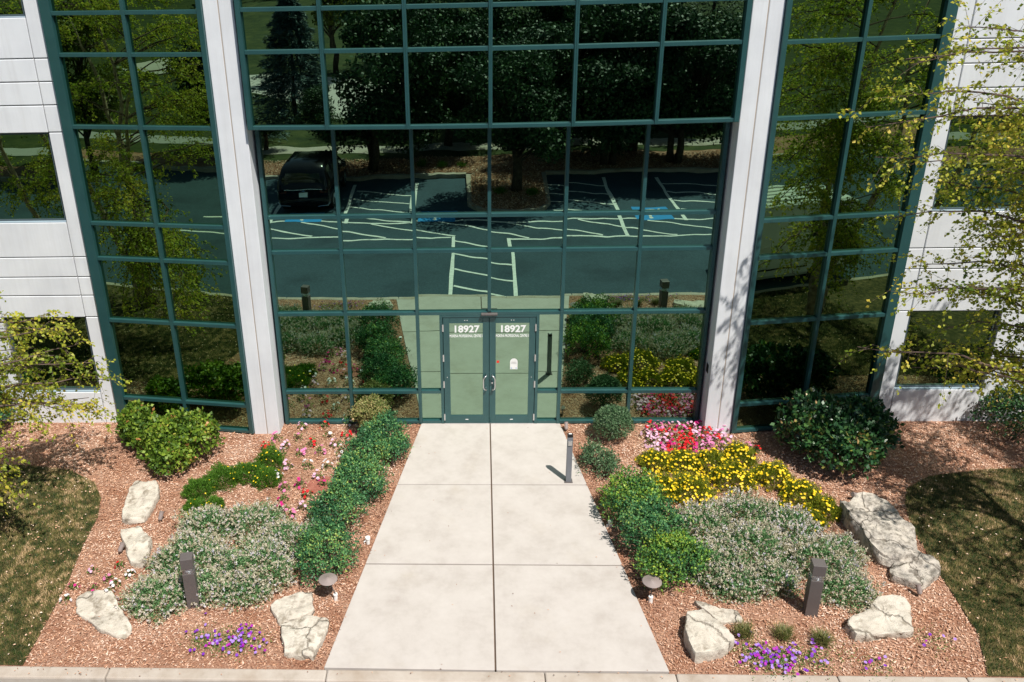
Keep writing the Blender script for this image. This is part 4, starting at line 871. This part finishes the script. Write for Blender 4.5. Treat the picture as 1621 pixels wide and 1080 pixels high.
# right birch: trunk stands outside the picture, limbs reach in front of the wall
tr=[(6.2,-2.1,7.5),(6.7,-2.3,8.0),(7.3,-2.2,8.6),(6.6,-2.0,6.6),(6.3,-2.4,6.0),(7.2,-2.2,6.9),(7.6,-2.6,7.6),(6.9,-2.0,5.6),(6.4,-2.0,5.0),(7.2,-2.3,5.4),(7.7,-2.2,4.8),(7.0,-2.1,4.3),(6.6,-2.5,3.9),(7.6,-2.0,3.9),(8.1,-2.3,4.4),(7.3,-2.2,3.2),(6.2,-2.1,2.75),(6.9,-1.9,2.6),(7.8,-2.0,2.8),(8.3,-2.1,3.2),(8.6,-2.4,2.4),(7.9,-1.8,2.2),(8.5,-1.8,3.7),(8.8,-2.2,5.0),(8.2,-2.6,6.0),(8.0,-2.4,6.8),(7.4,-2.6,5.9),(8.3,-2.4,5.4),(8.4,-2.0,2.7),(7.2,-1.9,2.35),(5.75,-2.2,6.6),(5.9,-2.4,7.1),(5.85,-2.2,6.1),(6.0,-2.5,7.6)]
g=np.random.default_rng(8)
tr+=[(g.uniform(7.4,9.4),g.uniform(-3.2,-1.7),g.uniform(4.2,6.2)) for _ in range(15)]+[(g.uniform(7.5,9.2),g.uniform(-2.6,-1.5),g.uniform(2.3,3.4)) for _ in range(9)]+[(g.uniform(6.6,9.0),g.uniform(-2.6,-1.6),g.uniform(3.2,7.4)) for _ in range(8)]
tr+=crown_targets((10.6,-5.2,5.8),(3.2,3.6,3.4),50,3,lambda p:p[0]<11.19+.585*p[1]-.245*p[2]+.6 or p[2]<3.0)
birch('birch with yellow green leaves reaching in from the right edge',(9.95,-5.0),[(8.9,-3.4,7.4),(11.2,-5.2,8.6),(12.3,-5.8,7.6)],tr,71,twigs=26,lpt=18)
tl_=[(-7.1,-2.2,2.6),(-6.9,-2.0,2.1),(-7.3,-2.2,1.7),(-7.7,-2.3,2.3),(-8.1,-2.1,2.9),(-8.5,-2.3,2.5),(-7.5,-2.0,3.1),(-8.3,-2.4,3.4),(-8.8,-2.3,3.2),(-9.0,-2.5,4.1),(-8.6,-2.4,3.9),(-7.8,-2.4,1.6),(-8.6,-2.4,1.5),(-7.9,-4.1,2.2),(-7.8,-4.3,1.7),(-8.2,-4.0,1.5),(-8.1,-4.0,1.2),(-8.4,-4.2,2.5),(-8.7,-2.6,4.6),(-7.2,-1.9,1.3)]
g=np.random.default_rng(9)
tl_+=[(g.uniform(-9.0,-7.2),g.uniform(-2.6,-1.8),g.uniform(1.6,3.3)) for _ in range(14)]+[(g.uniform(-8.4,-7.9),g.uniform(-4.3,-3.8),g.uniform(1.2,2.4)) for _ in range(4)]
tl_+=crown_targets((-10.6,-5.6,5.9),(3.3,3.6,3.5),74,4,lambda p:p[0]>-10.85-.523*p[1]+.235*p[2]-.6 or p[2]<3.4)
birch('birch with yellow green leaves reaching in from the left edge',(-11.0,-5.7),[(-9.2,-4.2,7.2),(-11.0,-5.4,8.6),(-12.4,-6.4,7.8),(-12.2,-4.8,7.0)],tl_,72,twigs=27,lpt=20)
def broadleaf_mesh(seed,H,cr,cz,ch,nl,leaf,n_limb,mat,multi=1,th=.16):
    random.seed(seed); g=np.random.default_rng(seed); tm=MB(); fork=H*.16
    P=[];N=[]
    for s in range(multi):
        a=Vector((s*.35-.17*(multi-1),0,-.1)); top=Vector((a.x*2,0,H*.8)); tp=limb(a,top,0,7,.03); tm.tube(tp,[th*(1-.75*k/7) for k in range(8)],9)
    cl=[]
    for k in range(n_limb):
        a=random.uniform(0,6.28); f=random.uniform(.3,1); zz=cz+random.uniform(-.75,.85)*ch; rr=cr*math.sqrt(max(.05,1-((zz-cz)/ch)**2))*f
        e=Vector((math.cos(a)*rr,math.sin(a)*rr,zz)); s0=Vector((0,0,max(fork,min(zz*.55,H*.6)))); pts=limb(s0,e,.08,5,.08); tm.tube(pts,[.05*(1-.8*i/5) for i in range(6)],5); cl.append((e,cr*random.uniform(.20,.36)))
    per=nl//len(cl)
    for e,r in cl:
        d=unit(g.normal(size=(per,3))); q=np.array(e)+d*(g.uniform(.3,1,per)**.5*r)[:,None]*np.array([1.1,1.1,.8]); P.append(q); N.append(d)
    P=np.concatenate(P);N=np.concatenate(N);n=len(P); D=unit(g.normal(size=(n,3))+np.array([0,0,-.2])); V,F=leafquads(P,D,unit(N+g.normal(size=(n,3))*.6+[0,0,.3]),leaf*g.uniform(.7,1.2,n),leaf*.7)
    rv=np.clip(.45+np.array([noise.noise(Vector(p*.9)) for p in P])*.4+g.normal(0,.2,n),0,1)
    return tm.mesh('trunk',M['bark'],True),npmesh('crown',V,F,M[mat],rv)
protos={'a':broadleaf_mesh(81,6.5,2.55,3.5,2.9,32000,.15,76,'maple',2),'b':broadleaf_mesh(82,5.3,2.25,3.3,2.05,24000,.13,60,'maple',1,.21),'y':broadleaf_mesh(83,7.5,2.4,4.8,2.9,18000,.15,50,'yellowleaf',1)}
def tree(kind,x,y,s,rz,label,name='shade_tree'):
    tm,cm=protos[kind]; t=thing(name,label,'tree',(x,y,0),rz,'trees mirrored in the glass'); t.scale=(s,s,s); link('trunk',tm,t); link('crown',cm,t)
tree('b',1.45,-17.1,1.08,.4,'low branched tree on the kerbed island, mirrored above the doors')
tree('a',-4.4,-20.5,1.12,1.1,'big twin trunked dark tree mirrored right of the black car')
tree('b',-1.3,-24.4,1.1,2.0,'dark tree by the pavement, mirrored just left of the island tree')
tree('a',5.4,-20.4,1.05,2.7,'dark tree on the verge, first one right of the island')
tree('a',8.3,-20.6,1.05,3.9,'dark tree on the verge, mirrored beside the right pilaster')
tree('b',11.3,-20.6,1.15,5.2,'dark tree on the verge, mirrored at the edge of the right bay')
tree('y',-13.6,-46.5,1.5,.7,'yellowish tree beyond the road bend, mirrored at the upper left')
tree('b',-9.8,-24.6,.55,1.9,'thin young tree by the pavement, mirrored behind the black car')
tree('a',-17,-22.5,1.05,4.4,'dark tree mirrored in the left bay, beyond the car park')
tree('y',-22,-18,.95,2.2,'yellowish tree mirrored at the far left of the left bay')
tree('a',16,-21.5,1.05,3.3,'dark tree mirrored at the middle of the right bay')
tree('b',6.9,-22.8,1.15,2.2,'low dark tree on the verge, between the two right hand ones')
tree('b',3.7,-22.6,1.05,4.1,'low dark tree on the verge, just right of the island')
tree('a',1.8,-29,1.1,.2,'dark meadow tree mirrored high above the doors')
tree('a',-3.2,-31,1.2,.9,'dark meadow tree mirrored high on the left')
tree('a',5.6,-28.5,1.1,5.9,'dark meadow tree mirrored high, right of the doors')
tree('b',9.6,-29,1.4,1.9,'dark meadow tree mirrored high, near the right pilaster')
tree('y',24,-15,.9,1.2,'yellowish tree mirrored beyond the white van')
tree('a',-8.0,-52,1.3,2.6,'distant dark tree mirrored at the top, second pane from left')
tree('b',8.5,-50,1.5,2.9,'distant dark tree mirrored at the top, fifth pane from left')
def conifer(x,y,H,r,mat,label,seed,n=9000):
    g=np.random.default_rng(seed); t=thing('spruce_tree',label,'tree',(x,y,0),0); m=MB(); m.tube([(0,0,-.1),(0,0,H*.95)],[.14,.02],8); ob('trunk',m,M['bark'],t)
    lv=g.integers(0,22,n); zf=lv/22+g.normal(0,.01,n); a=g.integers(0,11,n)*.571+lv*1.3+g.normal(0,.09,n); f=g.uniform(.12,1,n)**.7; rr=r*(1-zf)**.85*f*(1+.2*np.sin(lv*3.7+a*3))
    P=np.c_[np.cos(a)*rr,np.sin(a)*rr,.35+zf*(H-.35)-rr*.25]; D=np.c_[np.cos(a),np.sin(a),-.15*np.ones(n)]+g.normal(size=(n,3))*.45; V,F=leafquads(P,D,g.normal(size=(n,3))+[0,0,1.5],.22*g.uniform(.6,1.2,n),.055)
    link('crown',npmesh('crown',V,F,M[mat],g.uniform(0,1,n)),t)
conifer(-11.9,-26.8,7.2,2.6,'spruce','blue grey spruce mirrored at the left of the upper glass',91,34000)
conifer(13.0,-30,8.5,2.6,'conifer','dark conifer mirrored at the right of the upper glass',92)
conifer(17.5,-36,10,2.6,'conifer','darkest tall conifer mirrored behind the birch at upper right',93)
for x,y,l in ((.75,-16.7,'green weed tuft left of the tree on the kerbed island'),(2.0,-16.6,'green weed tuft right of the tree on the kerbed island'),(-1.6,-20.6,'green weed tuft on the mulch verge left of the island'),(-2.4,-20.9,'taller green weed clump on the mulch verge'),(-.7,-20.7,'third green weed tuft on the mulch verge')):
    g=np.random.default_rng(int(900+x*10)); n=260; P=np.c_[g.normal(0,.09,(n,2)),g.uniform(0,.1,n)]; V,F=leafquads(P,np.c_[g.normal(0,.5,(n,2)),np.ones(n)],g.normal(size=(n,3)),g.uniform(.1,.28,n),.02)
    tag(link('weed_tuft',npmesh('weed_tuft',V,F,M['fern'],g.uniform(0,1,n)),None,(x,y,0)),l,'weeds')
# distant wood line
V=[];rv=[];g=np.random.default_rng(94)
for k in range(70):
    x=g.uniform(-90,90);y=g.uniform(-135,-95);r=g.uniform(3,6);hh=g.uniform(4,8); n=160; d=unit(g.normal(size=(n,3))); P=np.array([x,y,2+hh*.5])+d*np.array([r,r,hh*.6]); q,F=leafquads(P,g.normal(size=(n,3)),d,1.6,1.1); V.append(q); rv.append(np.clip(g.normal(.4,.2,n),0,1))
V=np.concatenate(V); stuff(tag(link('distant_woods',npmesh('distant_woods',V,np.arange(len(V)).reshape(-1,4),M['maple'],np.concatenate(rv))),'distant belt of woods beyond the meadow','woods'))

# ---------------------------------------------------------------- vehicles
def loft(stations,n_side=None):
    """stations: (y, zb, zbelt, zroof, wb, wbelt, wroof)"""
    m=MB(); rings=[]
    for (y,zb,zm,zr,wb,wm,wr) in stations:
        h=[(0,zb),(wb*.92,zb),(wb,zb+.12),(wm,(zb+zm)/2),(wm*.985,zm),(wr,zr-.07),(wr-.07,zr-.012),(wr*.5,zr),(0,zr+.01)]
        ring=[(x,y,z) for x,z in h]+[(-x,y,z) for x,z in h[-2:0:-1]]; rings.append(ring)
    n=len(rings[0])
    for r in rings: m.v+=r
    for i in range(len(rings)-1):
        for k in range(n): k2=(k+1)%n; m.f.append((i*n+k,(i)*n+k2,(i+1)*n+k2,(i+1)*n+k))
    m.f.append(tuple(range(n))); m.f.append(tuple((len(rings)-1)*n+k for k in range(n))[::-1]); return m,rings
def sidewin(rings,i,j,a0,a1,lo,hi,s,off=.008):
    """glass on the side between ring i and j; lo..hi fraction from belt to roof edge"""
    ra,rb=rings[i],rings[j]; n=len(ra); kb,kt=4,5
    if s<0: kb,kt=n-4,n-5
    def P(t,h):
        b=Vector(ra[kb]).lerp(Vector(rb[kb]),t); c=Vector(ra[kt]).lerp(Vector(rb[kt]),t); p=b.lerp(c,h); p.x+=s*off; return p
    return [P(a0,lo),P(a1,lo),P(a1,hi),P(a0,hi)]
def wheels(t,xs,ys,r,rim='steel',wd=.24):
    for y in ys:
        for s in (-1,1):
            m=MB(); m.tube([(s*xs-s*wd,y,r),(s*xs-s*wd*.1,y,r),(s*xs,y,r)],[r,r,r*.9],24); wo_=ob('wheel',m,M['tyre'],t,smooth=False)
            m=MB(); m.tube([(s*xs+s*.002,y,r),(s*xs+s*.012,y,r)],[r*.62,r*.55],18); ob('rim',m,M[rim],wo_)
            for k in range(5):
                m=MB(); a=k*1.257; m.tube([(s*xs+s*.014,y,r),(s*xs+s*.016,y+math.cos(a)*r*.55,r+math.sin(a)*r*.55)],[.03,.02],5); ob('spoke',m,M['chrome'],wo_)
# black car, rear towards the building. local y=0 is the rear, +y towards the nose (placed turned round)
t=thing('parked_suv','black three row family car parked nose to the verge, mirrored in the left entrance panes','car',(-6.36,-14.75,-.13),R_(180))
st=[(0,.38,.98,1.02,.88,.93,.86),(.06,.32,1.02,1.28,.93,.97,.84),(.16,.30,1.04,1.55,.95,.98,.80),(.34,.30,1.05,1.74,.96,.99,.76),(1.2,.28,1.05,1.80,.97,1.0,.77),(2.6,.28,1.04,1.79,.97,1.0,.77),(3.3,.28,1.03,1.62,.97,1.0,.78),(4.0,.28,1.02,1.12,.97,.99,.84),(4.8,.30,.92,.98,.95,.96,.80),(5.1,.36,.74,.80,.88,.90,.78)]
m,rg=loft(st); ob('body',m,M['carblack'],t,smooth=True)
for s in (-1,1):
    for i,j,a0,a1 in ((3,4,.15,.95),(4,5,.03,.48),(4,5,.54,.98),(5,6,.05,.75)):
        m=MB(); q=sidewin(rg,i,j,a0,a1,.14,.86,s); m.quad(*q); ob('side_window',m,M['carglass'],t)
        m=MB(); m.tube([q[0],q[1]],.009,4); m.tube([q[3],q[2]],.007,4); ob('window_trim',m,M['chrome'],t)
    m=MB(); m.box(min(s*.60,s*.90),max(s*.60,s*.90),-.02,.03,.80,1.0); ob('tail_light',m,M['taillight'] if 'taillight' in M else M['red'],t,bevel=.01) if False else None
    m=MB(); m.tube([(s*.80,.02,.92),(s*.91,.02,1.0),(s*.86,.12,1.36)],[.03,.03,.02],6); ob('tail_light',m,M['tail'] if 'tail' in M else M['red'],t) if False else None
    m=MB(); m.tube([(s*.52,-.03,.36),(s*.86,-.01,.38),(s*.96,.10,.50)],.018,6); ob('exhaust_trim',m,M['chrome'],t)
    m=MB(); m.box(min(s*.98,s*1.17),max(s*.98,s*1.17),3.25,3.45,1.02,1.18); ob('mirror',m,M['carblack'],t,bevel=.03)
M['tail']=flat('tail_light_red',(.06,.006,.006),.2)
for s in (-1,1):
    m=MB(); m.quad((s*.60,-.012,.86),(s*.90,-.006,.88),(s*.92,.02,1.02),(s*.62,.0,1.0)); ob('tail_light',m,M['tail'],t)
m=MB(); m.quad((-.66,.045,1.16),(.66,.045,1.16),(.60,.135,1.52),(-.60,.135,1.52)); ob('rear_window',m,M['carglass'],t)
m=MB(); m.box(-.70,.70,-.028,.0,.985,1.01); ob('chrome_strip',m,M['chrome'],t)
m=MB(); m.box(-.16,.16,-.03,-.004,.74,.89); ob('licence_plate',m,M['white'],t)
m=MB(); m.tube([(-.05,-.03,.945),(0,-.035,.955),(.05,-.03,.945)],.010,5); ob('emblem',m,M['chrome'],t)
m=MB(); m.quad((-.70,3.36,1.60),(.70,3.36,1.60),(.80,3.98,1.14),(-.80,3.98,1.14)); ob('windscreen',m,M['carglass'],t)
wheels(t,.99,(.95,4.05),.37)
# white van parked along the kerb outside the right edge; nose to the left
t=thing('parked_van','white panel van parked along the kerb at the lower right corner','van',(6.84,-8.06,-.13),R_(-90))
st=[(0,.40,.62,.70,.84,.86,.80),(.08,.30,.80,.98,.93,.95,.84),(.5,.28,1.0,1.16,.95,.98,.86),(1.0,.28,1.16,1.32,.96,.99,.84),(1.75,.26,1.20,2.15,.97,1.0,.80),(2.1,.26,1.22,2.36,.97,1.0,.80),(4.2,.26,1.22,2.40,.97,1.0,.82),(5.5,.26,1.22,2.36,.96,.99,.82),(5.75,.34,1.2,2.24,.92,.95,.80)]
m,rg=loft(st); ob('body',m,M['carwhite'],t,smooth=False)
for s in (-1,1):
    m=MB(); m.quad(*sidewin(rg,4,6,.0,.30,.10,.82,s)); ob('side_window',m,M['carglass'],t)
    m=MB(); m.quad(*sidewin(rg,6,7,.10,.60,.15,.7,s)); ob('side_window',m,M['carglass'],t)
    m=MB(); m.box(min(s*.985,s*1.008),max(s*.985,s*1.008),1.4,4.3,.55,.59); ob('side_moulding',m,M['black'],t)
    m=MB(); m.box(min(s*1.0,s*1.22),max(s*1.0,s*1.22),1.45,1.57,1.18,1.48); ob('mirror',m,M['black'],t,bevel=.03)
    m=MB(); m.quad((s*.55,.035,.72),(s*.88,.06,.72),(s*.90,.20,.90),(s*.60,.08,.88)); ob('headlight',m,M['lens'],t)
m=MB(); m.quad((-.76,1.09,1.37),(.76,1.09,1.37),(.70,1.74,2.08),(-.70,1.74,2.08)); ob('windscreen',m,M['carglass'],t)
m=MB(); m.box(-.90,.90,-.05,.05,.30,.52); ob('bumper',m,M['black'],t,bevel=.03)
for k in range(5):
    m=MB(); x=-.56+k*.28; m.box(x-.03,x+.03,2.3,5.4,2.395,2.43); ob('roof_rib',m,M['carwhite'],t,bevel=.01)
wheels(t,.98,(.95,4.75),.36)
